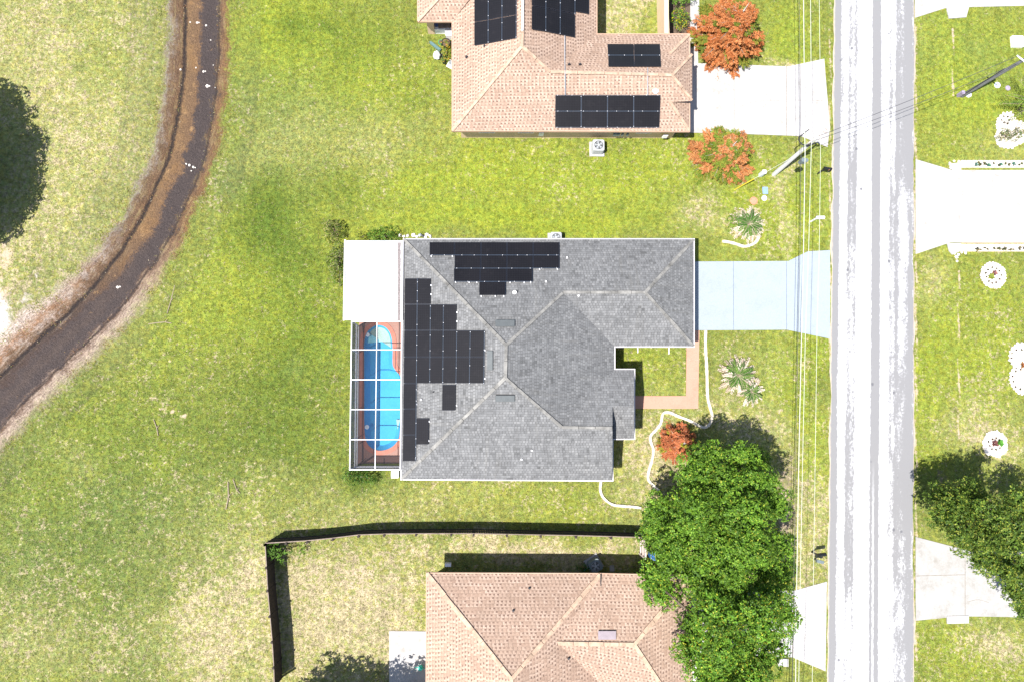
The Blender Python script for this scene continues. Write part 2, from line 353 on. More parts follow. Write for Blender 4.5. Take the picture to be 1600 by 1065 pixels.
M['shelf'] = simple('pool_shelf', (.34, .58, .60), .7, .3, 1.2); M['sandshelf'] = simple('pool_sand_shelf', (.40, .40, .34), .7, .2, 1.5)
M['coping'] = simple('coral_coping', (.44, .16, .115), .8, .15, 3, bump=.2)
M['deck'] = concrete('pool_deck', (.33, .185, .15), .35)
M['blue'] = simple('blue_plastic', (.20, .30, .66), .5, .1); M['deepblue'] = simple('deep_blue_plastic', (.02, .10, .35), .45, .2)
M['red'] = simple('red_lid', (.58, .22, .14), .6, .15); M['whitep'] = simple('white_plastic', (.62, .66, .70), .5, .1)
M['green'] = simple('green_plastic', (.03, .33, .16), .5, .2); M['teal'] = simple('teal_plastic', (.05, .55, .40), .5, .2)
M['yellow'] = simple('yellow_plastic', (.40, .32, .02), .5, .15); M['mauve'] = simple('mauve_lid', (.30, .25, .34), .6, .15)
M['soil'] = simple('dark_soil', (.10, .07, .05), .95, .4, 8, bump=.5); M['brick'] = simple('salmon_edge', (.55, .38, .30), .8, .15, 6)
M['terracotta'] = simple('terracotta', (.42, .19, .10), .8, .15, 5); M['orangew'] = simple('faded_orange', (.5, .22, .08), .7, .3, 5)
M['twig'] = simple('dry_twig', (.30, .24, .17), .9, .25, 6)
M['ventgrey'] = simple('vent_grey', (.10, .108, .11), .6, .12, 3); M['ventlight'] = simple('vent_mauve', (.30, .25, .27), .6, .12, 3)
M['ventdark'] = simple('vent_slot', (.02, .02, .022), .8, .1)

# ------------------------------------------------------------------ object helpers
def wloc(o):
    p = Vector((0, 0, 0))
    while o: p += o.location; o = o.parent
    return p
def props(o, label=None, cat=None, group=None, kind=None):
    if label: o['label'] = label
    if cat: o['category'] = cat
    if group: o['group'] = group
    if kind: o['kind'] = kind
    return o
def thing(name, label, cat, loc, group=None):
    o = bpy.data.objects.new(name, None); C.objects.link(o); o.location = loc; o.empty_display_size = .3
    return props(o, label, cat, group)

class MB:
    def __init__(s): s.v = []; s.f = []; s.mi = []; s.uv = []
    def poly(s, pts, mi=0, uv=None):
        b = len(s.v); s.v += [tuple(p) for p in pts]; s.f.append(tuple(range(b, b+len(pts)))); s.mi.append(mi); s.uv.append(uv); return s
    def hexa(s, b, t, mi=0):
        n = len(b); k = len(s.v); s.v += [tuple(p) for p in b] + [tuple(p) for p in t]
        s.f.append(tuple(k+i for i in reversed(range(n)))); s.f.append(tuple(k+n+i for i in range(n)))
        for i in range(n):
            j = (i+1) % n; s.f.append((k+i, k+j, k+n+j, k+n+i))
        s.mi += [mi]*(n+2); s.uv += [None]*(n+2); return s
    def prism(s, pts, z0, z1, mi=0):
        return s.hexa([(p[0], p[1], z0) for p in pts], [(p[0], p[1], z1) for p in pts], mi)
    def box(s, c, d, rz=0, mi=0):
        c = Vector(c); R = Matrix.Rotation(rz, 3, 'Z'); x, y, z = d[0]/2, d[1]/2, d[2]/2
        q = [(-x, -y), (x, -y), (x, y), (-x, y)]
        return s.hexa([c + R @ Vector((a, b, -z)) for a, b in q], [c + R @ Vector((a, b, z)) for a, b in q], mi)
    def bar(s, p, q, wd, ht, mi=0, up=Vector((0, 0, 1))):
        p = Vector(p); q = Vector(q); d = (q-p).normalized(); sd = d.cross(up)
        if sd.length < 1e-4: sd = Vector((1, 0, 0))
        sd.normalize(); u = sd.cross(d).normalized(); a = sd*wd/2; b = u*ht/2
        return s.hexa([p-a-b, p+a-b, p+a+b, p-a+b], [q-a-b, q+a-b, q+a+b, q-a+b], mi)
    def tube(s, pts, r, n=6, mi=0):
        pts = [Vector(p) for p in pts]; k = len(s.v); m = len(pts); rs = r if isinstance(r, (list, tuple)) else [r]*m
        for i, p in enumerate(pts):
            d = (pts[min(i+1, m-1)]-pts[max(i-1, 0)]).normalized()
            a = d.cross(Vector((0, 0, 1)));
            if a.length < 1e-3: a = Vector((1, 0, 0))
            a.normalize(); b = d.cross(a)
            for j in range(n):
                t = 2*math.pi*j/n; s.v.append(tuple(p + (a*math.cos(t)+b*math.sin(t))*rs[i]))
        for i in range(m-1):
            for j in range(n):
                j2 = (j+1) % n; s.f.append((k+i*n+j, k+i*n+j2, k+(i+1)*n+j2, k+(i+1)*n+j)); s.mi.append(mi); s.uv.append(None)
        s.f.append(tuple(k+j for j in reversed(range(n)))); s.f.append(tuple(k+(m-1)*n+j for j in range(n))); s.mi += [mi]*2; s.uv += [None]*2
        return s
    def cyl(s, c, r, h, n=20, mi=0, r2=None):
        r2 = r if r2 is None else r2; c = Vector(c)
        f = lambda rr, z: [c + Vector((rr*math.cos(2*math.pi*i/n), rr*math.sin(2*math.pi*i/n), z)) for i in range(n)]
        return s.hexa(f(r, 0), f(r2, h), mi)
    def ring(s, c, r0, r1, z0, z1, n=32, mi=0):
        c = Vector(c)
        for i in range(n):
            a, b = 2*math.pi*i/n, 2*math.pi*(i+1)/n
            q = [(r0, a), (r1, a), (r1, b), (r0, b)]
            s.hexa([c+Vector((r*math.cos(t), r*math.sin(t), z0)) for r, t in q], [c+Vector((r*math.cos(t), r*math.sin(t), z1)) for r, t in q], mi)
        return s
    def rock(s, c, r, mi=0, flat=.6):
        bm = bmesh.new(); bmesh.ops.create_icosphere(bm, subdivisions=1, radius=1)
        k = len(s.v); sx, sy = random.uniform(.75, 1.2), random.uniform(.75, 1.2); a = random.uniform(0, 3)
        for v in bm.verts:
            q = v.co*random.uniform(.8, 1.15); x, y = q.x*sx, q.y*sy
            s.v.append((c[0]+r*(x*math.cos(a)-y*math.sin(a)), c[1]+r*(x*math.sin(a)+y*math.cos(a)), c[2]+r*flat*q.z))
        for f in bm.faces: s.f.append(tuple(k+v.index for v in f.verts)); s.mi.append(mi); s.uv.append(None)
        bm.free(); return s
    def build(s, name, mats, parent=None, label=None, cat=None, group=None, kind=None, smooth=False, base=None):
        mats = mats if isinstance(mats, (list, tuple)) else [mats]
        V = np.array(s.v, dtype=float)
        if parent is not None: off = np.array(wloc(parent))
        elif base is not None: off = np.array(base)
        elif kind == 'structure': off = np.zeros(3)
        else: off = np.array([V[:, 0].mean(), V[:, 1].mean(), V[:, 2].min()])
        me = bpy.data.meshes.new(name); me.from_pydata((V-off).tolist(), [], s.f)
        for m in mats: me.materials.append(m if not isinstance(m, str) else M[m])
        me.polygons.foreach_set('material_index', s.mi)
        if any(u is not None for u in s.uv):
            l = me.uv_layers.new(name='UVMap'); arr = []
            for f, u in zip(s.f, s.uv): arr += (u if u is not None else [(0, 0)]*len(f))
            l.data.foreach_set('uv', np.array(arr, dtype=float).ravel())
        if smooth: me.polygons.foreach_set('use_smooth', [True]*len(s.f))
        me.update()
        o = bpy.data.objects.new(name, me); C.objects.link(o)
        if parent is None: o.location = off
        else: o.parent = parent
        return props(o, label, cat, group, kind)

def inset(pts, d):
    n = len(pts); P = [Vector((p[0], p[1])) for p in pts]
    A = sum(P[i].x*P[(i+1) % n].y-P[(i+1) % n].x*P[i].y for i in range(n)); sg = 1 if A > 0 else -1
    out = []
    for i in range(n):
        a, b, c = P[i-1], P[i], P[(i+1) % n]
        d1 = (b-a).normalized(); d2 = (c-b).normalized(); n1 = Vector((-d1.y, d1.x))*sg; n2 = Vector((-d2.y, d2.x))*sg
        k = n1+n2; k = k/max(k.dot(n1), .3)
        out.append(b+k*d)
    return out

# ------------------------------------------------------------------ ground
TR = [(322, -140), (320, -60), (317, 0), (315, 100), (306, 180), (291, 250), (266, 310), (236, 370), (184, 445), (135, 500), (86, 545), (20, 608), (-30, 662), (-110, 745)]
def smoothline(P, n=12):
    P = [Vector(p) for p in P]; out = []
    for i in range(len(P)-1):
        p0, p1, p2, p3 = P[max(i-1, 0)], P[i], P[i+1], P[min(i+2, len(P)-1)]
        for k in range(n):
            t = k/n; out.append(.5*((2*p1)+(p2-p0)*t+(2*p0-5*p1+4*p2-p3)*t*t+(3*p1-p0-3*p2+p3)*t**3))
    out.append(P[-1]); return out

def blob(PX, PY, x, y, rx, ry, p=2): return np.exp(-(np.abs((PX-x)/rx)**p+np.abs((PY-y)/ry)**p))
def lawn_fields(X, Y):
    PX, PY = topx(X, Y)
    PX = PX+14*np.sin(PY*.021+1)+9*np.sin(PY*.057+PX*.013)+5*np.sin(PX*.11+PY*.07); PY = PY+12*np.sin(PX*.019)+8*np.sin(PX*.063+PY*.02)
    QX, QY = topx(X, Y)
    cols = {'base': (.140, .170, .038), 'lime': (.172, .220, .028), 'deep': (.068, .108, .018), 'pale': (.225, .240, .090), 'cool': (.115, .155, .050)}
    B = np.array(cols['base']); T = np.tile(B, X.shape+(1,)).astype(float); dry = np.full(X.shape, .30)
    def paint(x, y, rx, ry, c, k=.9, d=None, p=2):
        nonlocal T, dry
        if p > 2: p = 2.6
        g = np.clip(blob(PX, PY, x, y, rx, ry, p)*k, 0, 1); T = T*(1-g[..., None])+np.array(cols[c])*g[..., None]
        if d is not None: dry = dry*(1-g)+d*g
    paint(80, 150, 220, 260, 'pale', .95, .52, 4)
    paint(40, 420, 150, 150, 'pale', .9, .6)
    paint(160, 90, 60, 80, 'base', .5, .40); paint(90, 80, 40, 50, 'pale', .5, .7)
    paint(460, 70, 130, 100, 'lime', .95, .20, 4); paint(560, 60, 90, 70, 'deep', .5, .2)
    paint(430, 190, 100, 90, 'cool', .5, .42); paint(620, 130, 90, 60, 'lime', .7, .4); paint(590, 215, 110, 50, 'pale', .55, .48)
    paint(430, 360, 60, 70, 'deep', .8, .22); paint(530, 300, 60, 40, 'deep', .45, .3)
    paint(900, 270, 260, 60, 'lime', .9, .40, 4); paint(820, 345, 260, 26, 'lime', .95, .12, 4); paint(690, 285, 120, 30, 'lime', .8, .25)
    paint(380, 480, 190, 130, 'lime', .65, .30, 4); paint(470, 560, 70, 130, 'deep', .65, .25); paint(400, 720, 90, 100, 'deep', .55, .30)
    paint(330, 600, 70, 60, 'base', .6, .42); paint(240, 640, 100, 70, 'base', .7, .40); paint(140, 700, 110, 70, 'lime', .45, .45)
    paint(120, 900, 240, 200, 'cool', .75, .45, 4); paint(60, 1010, 120, 80, 'pale', .7, .58); paint(330, 1000, 90, 130, 'pale', .85, .60)
    paint(310, 820, 120, 80, 'pale', .45, .48); paint(200, 800, 90, 60, 'cool', .6, .35)
    paint(600, 785, 220, 40, 'pale', .5, .52, 4); paint(850, 785, 150, 30, 'lime', .4, .62); paint(560, 745, 40, 25, 'deep', .8, .2)
    paint(560, 960, 150, 130, 'pale', .95, .76, 6); paint(830, 862, 200, 26, 'pale', .95, .72, 4); paint(500, 1040, 80, 50, 'pale', .9, .62)
    paint(1020, 575, 55, 50, 'lime', .6, .42, 4); paint(1010, 720, 70, 90, 'pale', .8, .66, 4)
    paint(1190, 560, 100, 55, 'base', .8, .46, 4); paint(1180, 660, 80, 45, 'pale', .8, .66); paint(1215, 575, 40, 50, 'lime', .8, .35)
    paint(1270, 640, 26, 240, 'lime', .8, .38, 4); paint(1270, 850, 28, 90, 'pale', .7, .66, 4); paint(1225, 780, 40, 90, 'pale', .5, .85)
    paint(1210, 320, 110, 90, 'lime', .7, .45, 4); paint(1120, 345, 40, 30, 'pale', .7, .62); paint(1235, 300, 10, 90, 'pale', .6, .7)
    paint(1250, 50, 45, 60, 'lime', .9, .25, 4); paint(985, 20, 60, 40, 'pale', .9, .62, 4); paint(1230, 90, 20, 15, 'pale', .8, .7)
    paint(1520, 130, 100, 120, 'lime', .95, .22, 6); paint(1570, 215, 60, 35, 'pale', .4, .5)
    paint(1455, 560, 26, 160, 'lime', .8, .36, 4); paint(1540, 560, 60, 160, 'lime', .75, .42, 4); paint(1450, 440, 20, 50, 'pale', .7, .62); paint(1545, 670, 60, 50, 'pale', .8, .66)
    paint(1510, 1020, 110, 60, 'lime', .6, .60, 4); paint(1560, 990, 40, 30, 'pale', .7, .75)
    paint(700, 100, 14, 80, 'base', .6, .3); paint(350, 200, 16, 200, 'lime', .5, .5)
    paint(270, 700, 210, 150, 'deep', .42, None); paint(110, 900, 150, 150, 'deep', .38, None); paint(480, 620, 90, 150, 'deep', .3, None); paint(300, 900, 120, 60, 'deep', .25, None)
    paint(330, 1000, 70, 60, 'pale', .7, .78); paint(395, 930, 30, 110, 'pale', .6, .72)
    rg = np.random.default_rng(12)
    for i in range(150):
        x, y = rg.uniform(-30, 1630), rg.uniform(-30, 1095); q = rg.uniform(10, 42); c = ['deep', 'lime', 'pale', 'cool', 'base'][rg.integers(5)]
        paint(x, y, q*rg.uniform(.7, 1.6), q, c, rg.uniform(.18, .42), None)
    paint(430, 355, 45, 60, 'deep', .85, .2); paint(455, 400, 60, 60, 'deep', .55, .25); paint(480, 40, 26, 18, 'deep', .6, .2); paint(530, 38, 12, 10, 'deep', .6, .2); paint(480, 70, 10, 8, 'deep', .6, .2)
    soil = np.zeros(X.shape+(3,)); PX, PY = QX, QY
    def dirt(ch, x, y, rx, ry, k): soil[..., ch] = np.maximum(soil[..., ch], k*blob(PX, PY, x, y, rx, ry))
    dirt(0, -5, 505, 34, 70, .75); dirt(0, 45, 465, 30, 20, .42); dirt(0, 58, 430, 16, 14, .38)
    dirt(1, 8, 400, 20, 40, .55); dirt(1, 0, 45, 22, 60, .42); dirt(1, 5, 460, 30, 20, .5)
    for x, y in [(239, 620), (252, 631), (271, 643), (287, 650)]: dirt(1, x, y, 6, 6, .75)
    dirt(1, 320, 645, 6, 5, .5); dirt(1, 330, 690, 4, 10, .45); dirt(1, 1192, 60, 10, 10, .3)
    dirt(1, 560, 905, 80, 70, .42); dirt(1, 500, 900, 60, 60, .38); dirt(1, 625, 1020, 20, 14, .45)
    dirt(1, 312, 1010, 60, 80, .38); dirt(1, 390, 900, 16, 80, .36); dirt(1, 1217, 640, 14, 20, .42); dirt(1, 1232, 641, 14, 8, .4); dirt(1, 1229, 518, 12, 6, .5)
    dirt(1, 1225, 790, 24, 110, .42); dirt(1, 1228, 300, 4, 40, .40); dirt(1, 1232, 100, 14, 9, .45)
    for x, y0, y1 in [(1489, 40, 150), (1498, 420, 690)]:
        g = .56*np.exp(-((PX-x)/3.5)**2)*((PY > y0) & (PY < y1)); soil[..., 1] = np.maximum(soil[..., 1], g)
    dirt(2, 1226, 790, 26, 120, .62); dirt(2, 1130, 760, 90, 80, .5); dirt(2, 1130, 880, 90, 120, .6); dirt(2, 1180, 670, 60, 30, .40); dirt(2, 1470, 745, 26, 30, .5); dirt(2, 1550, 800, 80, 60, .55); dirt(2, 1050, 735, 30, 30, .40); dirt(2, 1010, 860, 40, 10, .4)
    # wear along the road edges
    for x, s in ((1297, 4), (1431, 5)):
        soil[..., 1] = np.maximum(soil[..., 1], .50*np.exp(-((PX-x)/s)**2))
    far = np.clip((np.maximum(np.abs(X), np.abs(Y))-60)/60, 0, 1)
    dry = dry*(1-far)+.42*far
    return np.concatenate([T, dry[..., None]], -1), soil

def put_attr(me, name, arr):
    a = me.color_attributes.new(name=name, type='FLOAT_COLOR', domain='POINT'); a.data.foreach_set('color', arr.astype(np.float32).ravel())
def put_vec(me, name, arr):
    a = me.attributes.new(name=name, type='FLOAT_VECTOR', domain='POINT'); a.data.foreach_set('vector', arr.astype(np.float32).ravel())

def inpoly(X, Y, P):
    r = np.zeros(X.shape, bool); n = len(P)
    for i in range(n):
        (x1, y1), (x2, y2) = (P[i][0], P[i][1]), (P[(i+1) % n][0], P[(i+1) % n][1])
        c = ((y1 > Y) != (y2 > Y)) & (X < (x2-x1)*(Y-y1)/(y2-y1+1e-12)+x1); r ^= c
    return r

POOLPX = smoothline([(569, 560), (569, 535), (574, 518), (588, 508), (602, 511), (611, 524), (613.5, 545), (613.5, 568), (618, 578), (627, 590), (632, 615), (632, 645), (626, 668), (623, 685), (612, 698), (595, 703.5), (580, 699), (571, 685), (569, 655), (569, 610), (569, 561)], 4)[:-1]
POOL = [W(p.x, p.y, .06) for p in [Vector((q[0], q[1])) for q in POOLPX]]

def grid_obj(name, X, Y, Z, mat, hole=None, kind='structure', extra=None):
    ny, nx = X.shape; V = np.stack([X, Y, Z], -1).reshape(-1, 3)
    i = np.arange((ny-1)*(nx-1)); r, c = i//(nx-1), i % (nx-1); a = r*nx+c
    Fc = np.stack([a, a+1, a+nx+1, a+nx], -1)
    if hole is not None:
        cx = (X[:-1, :-1]+X[1:, 1:]).ravel()/2; cy = (Y[:-1, :-1]+Y[1:, 1:]).ravel()/2; Fc = Fc[~inpoly(cx, cy, hole)]
    me = bpy.data.meshes.new(name); me.from_pydata(V.tolist(), [], Fc.tolist()); me.materials.append(mat)
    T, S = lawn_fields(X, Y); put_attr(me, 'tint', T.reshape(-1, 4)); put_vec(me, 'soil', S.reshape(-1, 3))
    if extra is not None: put_vec(me, 'track', extra.reshape(-1, 3))
    me.polygons.foreach_set('use_smooth', [True]*len(me.polygons)); me.update()
    o = bpy.data.objects.new(name, me); C.objects.link(o); o['kind'] = kind; return o
xs = np.concatenate([[-600, -300, -150, -90, -60], np.arange(-48, 50, .3), [62, 90, 150, 300, 600]])
ys = np.concatenate([[-600, -300, -150, -80, -50], np.arange(-34, 42, .3), [50, 80, 150, 300, 600]])
X, Y = np.meshgrid(xs, ys)
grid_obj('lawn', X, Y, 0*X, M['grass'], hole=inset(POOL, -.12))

# muddy track: a ribbon of churned ground with banks and ruts
cl = smoothline([W(a, b, 0) for a, b in TR], 40)
P = np.array([(p.x, p.y) for p in cl]); seg = np.linalg.norm(np.diff(P, axis=0), axis=1); L = np.concatenate([[0], np.cumsum(seg)])
nn = int(L[-1]/.15); tt = np.linspace(0, L[-1], nn); PXc = np.interp(tt, L, P[:, 0]); PYc = np.interp(tt, L, P[:, 1])
dx, dy = np.gradient(PXc), np.gradient(PYc); ln_ = np.hypot(dx, dy); nx_, ny_ = -dy/ln_, dx/ln_
ss = np.linspace(-5.2, 4.2, 64)
# normal such that negative s is on the left / outer side of the bend
SX = PXc[:, None]+nx_[:, None]*ss[None]; SY = PYc[:, None]+ny_[:, None]*ss[None]
prof = .05+.10*np.exp(-((ss+1.9)/.5)**2)+.09*np.exp(-((ss-1.7)/.4)**2)-.03*np.exp(-((ss+1.2)/.25)**2)
prof = np.where(np.abs(ss-(-.5)) > 3.9, prof*np.clip((4.7-np.abs(ss+.5))/.8, 0, 1), prof)+.004
wob = 1+.35*np.sin(tt*1.7)[:, None]*np.cos(ss*3.1)[None]+.25*np.sin(tt*4.3+1)[:, None]
Z = np.maximum(prof[None]*wob, .004)
low = np.clip((topx(SX, SY)[1]-360)/130, 0, 1)
grid_obj('dirt_track', SX, SY, Z, M['track'], extra=np.stack([np.tile(ss, (nn, 1)), np.tile(tt[:, None], (1, 64)), low], -1))

# road
NR = 700
yy = np.linspace(-150, 160, NR)
def roadx(pxl, pyl):      # fit a straight line x(y) through two pixel points on the ground
    a, b = W(*pxl), W(*pyl); return lambda y: a.x+(b.x-a.x)*(y-a.y)/(b.y-a.y)
xl = roadx((1303, 20), (1292, 1060)); xr = roadx((1429, 20), (1428, 1060))
mb = MB(); us = [0, .02, .5, .98, 1]
jl = np.convolve(RNG.normal(0, .10, NR), np.ones(4)/4, 'same'); jr = np.convolve(RNG.normal(0, .10, NR), np.ones(4)/4, 'same')
for i in range(NR-1):
    for k in range(4):
        q = []; uvq = []
        for (ii, kk) in ((i, k), (i, k+1), (i+1, k+1), (i+1, k)):
            y = yy[ii]; a = xl(y)+(jl[ii] if kk == 0 else 0); b = xr(y)+(jr[ii] if kk == 4 else 0); u = us[kk]
            x = a+(b-a)*u; q.append((x, y, .03-.026*(abs(u-.5) > .49))); uvq.append((u, y))
        mb.poly(q, 0, uvq)
mb.build('road', M['road'], kind='structure', smooth=True)

# ------------------------------------------------------------------ driveways and paths
def slab(name, px, mat, z=.045, joints=(), cracks=(), jm='joint', kind='structure', jw=.035, **kw):
    mb = MB(); pts = [W(a, b, z) for a, b in px]; mb.prism(pts, -.05, z)
    for (a, b) in joints:
        mb.bar(W(a[0], a[1], z+.003), W(b[0], b[1], z+.003), jw, .006, 1)
    for cr in cracks:
        pp = smoothline([W(a, b, z+.003) for a, b in cr], 3)
        for i in range(len(pp)-1):
            mb.bar(pp[i]+Vector((random.uniform(-.02, .02), random.uniform(-.02, .02), 0)), pp[i+1], .022, .004, 1)
    return mb.build(name, [M[mat], M[jm]], kind=kind, **kw)
slab('driveway', [(1060, 409), (1232, 408), (1262, 393), (1297, 391), (1297, 529), (1230, 515), (1060, 516)], 'bluedrive', joints=[((1146, 409), (1146, 515)), ((1229, 408), (1229, 515))], jm='jointblue')
slab('driveway', [(1060, 98), (1232, 104), (1288, 92), (1291, 130), (1297, 200), (1293, 230), (1252, 213), (1230, 212), (1148, 209), (1055, 207)], 'conc',
     joints=[((1147, 101), (1147, 209)), ((1229, 104), (1229, 212))], cracks=[[(1148, 173), (1165, 163), (1190, 158), (1215, 157), (1229, 155)], [(1205, 157), (1196, 147)], [(1229, 155), (1250, 157), (1292, 157)]])
slab('driveway', [(1050, 925), (1241, 922), (1292, 908), (1290, 1048), (1238, 1026), (1050, 1018)], 'conc2' if 0 else 'conc', joints=[((1240, 922), (1238, 1026)), ((1150, 924), (1148, 1022))])
slab('driveway', [(1430, 28), (1480, 12), (1650, 8), (1650, -60), (1430, -60)], 'conc')
slab('driveway', [(1431, 249), (1488, 266), (1680, 266), (1680, 379), (1485, 379), (1431, 397)], 'conc', joints=[((1501, 266), (1501, 379)), ((1589, 266), (1589, 379)), ((1502, 380), (1680, 380)), ((1502, 270), (1680, 270))], jm='brick')
slab('driveway', [(1431, 838), (1515, 860), (1680, 862), (1680, 968), (1575, 963), (1500, 962), (1431, 969)], 'conc2', joints=[((1508, 858), (1508, 962)), ((1432, 899), (1508, 897))], cracks=[[(1510, 940), (1530, 936), (1545, 941)]])
slab('pavement', [(1479, 12), (1515, 9), (1510, 27), (1483, 29)], 'conc', z=.09)
slab('pavement', [(1480, 962), (1514, 961), (1514, 973), (1480, 974)], 'conc', z=.09)
slab('pavement', [(1216, 1028), (1232, 1029), (1232, 1041), (1216, 1040)], 'conc', z=.09)
slab('pavement', [(1480, 380), (1502, 380), (1502, 392), (1488, 398), (1483, 392)], 'conc', z=.07)
slab('pavement', [(1482, 256), (1502, 254), (1502, 266), (1490, 268)], 'conc', z=.07)
slab('path', [(1073, 516), (1093, 516), (1091, 638), (960, 638), (960, 618), (1072, 618)], 'walk', z=.05, joints=[((1073, 590), (1092, 590)), ((1073, 562), (1092, 562)), ((1052, 618), (1052, 638)), ((1022, 618), (1022, 638))], jm='jointpink', jw=.02)
slab('path', [(1078, -60), (1092, -60), (1093, 64), (1090, 70), (1079, 66)], 'conc', z=.05)
slab('path', [(1065, 55), (1090, 55), (1091, 100), (1065, 100)], 'conc', z=.048)
slab('patio', [(608, 985), (680, 986), (680, 1085), (608, 1085)], 'conc', z=.06)
slab('flower_bed', [(1046, -60), (1078, -60), (1079, 55), (1046, 55)], 'soil', z=.03)

# ------------------------------------------------------------------ houses
def newell(pts):
    n = Vector((0, 0, 0))
    for i in range(len(pts)):
        a, b = pts[i], pts[(i+1) % len(pts)]
        n += Vector(((a.y-b.y)*(a.z+b.z), (a.z-b.z)*(a.x+b.x), (a.x-b.x)*(a.y+b.y)))
    n.normalize(); return n if n.z > 0 else -n
class Roof:
    def __init__(s, V): s.P = {k: W(*v) for k, v in V.items()}; s.mb = MB(); s.pl = {}
    def face(s, name, keys):
        pts = [s.P[k] for k in keys]; n = newell(pts); c = sum(pts, Vector())/len(pts); s.pl[name] = (c, n)
        h = Vector((0, 0, 1)).cross(n).normalized(); sl = n.cross(h)
        if (pts[1]-pts[0]).cross(pts[2]-pts[1]).z < 0: pts = pts[::-1]
        s.mb.poly(pts, 0, [(p.dot(h), p.dot(sl)) for p in pts])
def eaves(parent, pts, mat, w=.13, h=.18, name='gutter'):
    mb = MB(); n = len(pts)
    ex = inset(pts, -w)
    for i in range(n):
        j = (i+1) % n; z = .5*(pts[i].z+pts[j].z)
        q = [pts[i], pts[j], ex[j], ex[i]]
        mb.hexa([(p[0], p[1], pts[i].z-h+.01) for p in q], [(p[0], p[1], pts[i].z+.012) for p in q])
    return mb.build(name, M[mat], parent)
def caps(parent, R, segs, mat, w=.30):
    for a, b in segs:
        mb = MB(); p, q = R.P[a]+Vector((0, 0, .025)), R.P[b]+Vector((0, 0, .025)); n = max(1, int((q-p).length/.9))
        for i in range(n):
            mb.bar(p.lerp(q, i/n), p.lerp(q, (i+.97)/n)+Vector((0, 0, .012)), w*random.uniform(.85, 1.1), .05)
        mb.build('ridge_cap', M[mat], parent)
def walls(parent, pts, mat, ins=.5, soff=True):
    P = inset(pts, ins); z = min(p.z for p in pts); mb = MB(); mb.prism(P, 0, z-.16)
    w = mb.build('wall', M[mat], parent)
    if soff:
        mb = MB(); mb.poly([(p.x, p.y, z-.15) for p in pts]); mb.build('soffit', M['soffit'], parent)
    return P
def opening(parent, a, b, t, wd, z0, z1, kind='window', fr='white', pane='glass'):
    a = Vector((a[0], a[1], 0)); b = Vector((b[0], b[1], 0)); d = (b-a).normalized(); c = a+(b-a)*t; nrm = Vector((d.y, -d.x, 0))
    rz = math.atan2(d.y, d.x); mb = MB(); zc = (z0+z1)/2
    for s in (-1, 1): mb.box(c+d*s*(wd/2)+Vector((0, 0, zc)), (.07, .10, z1-z0), rz)
    for z in (z0, z1): mb.box(c+Vector((0, 0, z)), (wd+.07, .11, .07), rz)
    if kind == 'window': mb.box(c+Vector((0, 0, zc)), (wd, .09, .04), rz)
    f = mb.build(kind, M[fr], parent)
    pb = MB(); pb.box(c+Vector((0, 0, zc)), (wd-.07, .06, z1-z0-.07), rz)
    if kind == 'garage_door':
        for k in range(1, 5): pb.box(c+Vector((0, 0, z0+(z1-z0)*k/5)), (wd-.1, .075, .025), rz)
    pb.build('pane' if kind == 'window' else 'door_panel', M[pane], f)
def panels(parent, pl, cells, label=None):
    for (a, b, c, d) in cells:
        q = [a, b, c, d]; mb = MB(); ctr = (sum(p[0] for p in q)/4, sum(p[1] for p in q)/4)
        def sh(p, k): return (ctr[0]+(p[0]-ctr[0])*k, ctr[1]+(p[1]-ctr[1])*k)
        o = [onplane(*sh(p, 1.0), pl, .13) for p in q]; lo = [onplane(*sh(p, 1.0), pl, .09) for p in q]; cc = sum(o, Vector())/4
        o = [cc+(p-cc)*.988 for p in o]; lo = [cc+(p-cc)*.988-pl[1]*.04 for p in o]
        mb.hexa(lo, o, 1)
        it = [cc+(p-cc)*.965+pl[1]*.003 for p in o]
        if (it[1]-it[0]).cross(it[2]-it[1]).z < 0: it = it[::-1]
        L1 = (it[1]-it[0]).length; L2 = (it[2]-it[1]).length
        u1, v1 = (1, 1.0) if L1 < L2 else (1.0, 1)
        uvq = [(0, 0), (1, 0), (1, 1), (0, 1)] if L1 < L2 else [(0, 0), (0, 1), (1, 1), (1, 0)]
        mb.poly(it, 0, uvq)
        s = mb.build('solar_panel', [M['panel'], M['frame']], parent)
def rails(parent, pl, lines, tabs=()):
    mb = MB()
    for a, b in lines:
        mb.bar(onplane(*a, pl, .125), onplane(*b, pl, .125), .028, .03, 0, pl[1])
        n = max(2, int(abs(b[0]-a[0]+b[1]-a[1])/21))
        for i in range(n+1):
            t = min(.98, max(.02, i/n+random.uniform(-.03, .03))); p = (a[0]+(b[0]-a[0])*t, a[1]+(b[1]-a[1])*t)
            mb.box(onplane(*p, pl, .15), (.035, .035, .03), 0, 1)
    for p in tabs: mb.box(onplane(*p, pl, .06), (.07, .10, .06), .1, 1)
    mb.build('mounting_rail', [M['rail'], M['alu']], parent)
def rows(x0, x1, xs_, y0, y1):        # axis aligned cells
    return [((xs_[i], y1), (xs_[i+1], y1), (xs_[i+1], y0), (xs_[i], y0)) for i in range(len(xs_)-1)]
def stack(parent, pl, px, py, r, h, mat, name='vent_pipe', cap=False):
    p = onplane(px, py, pl, 0); mb = MB(); mb.cyl(p-Vector((0, 0, .1)), r, h+.1, 12)
    mb.cyl(p+pl[1]*.01, r*1.6, .02, 14)
    if cap: mb.cyl(p+Vector((0, 0, h)), r*1.5, .05, 12)
    mb.build(name, M[mat], parent)
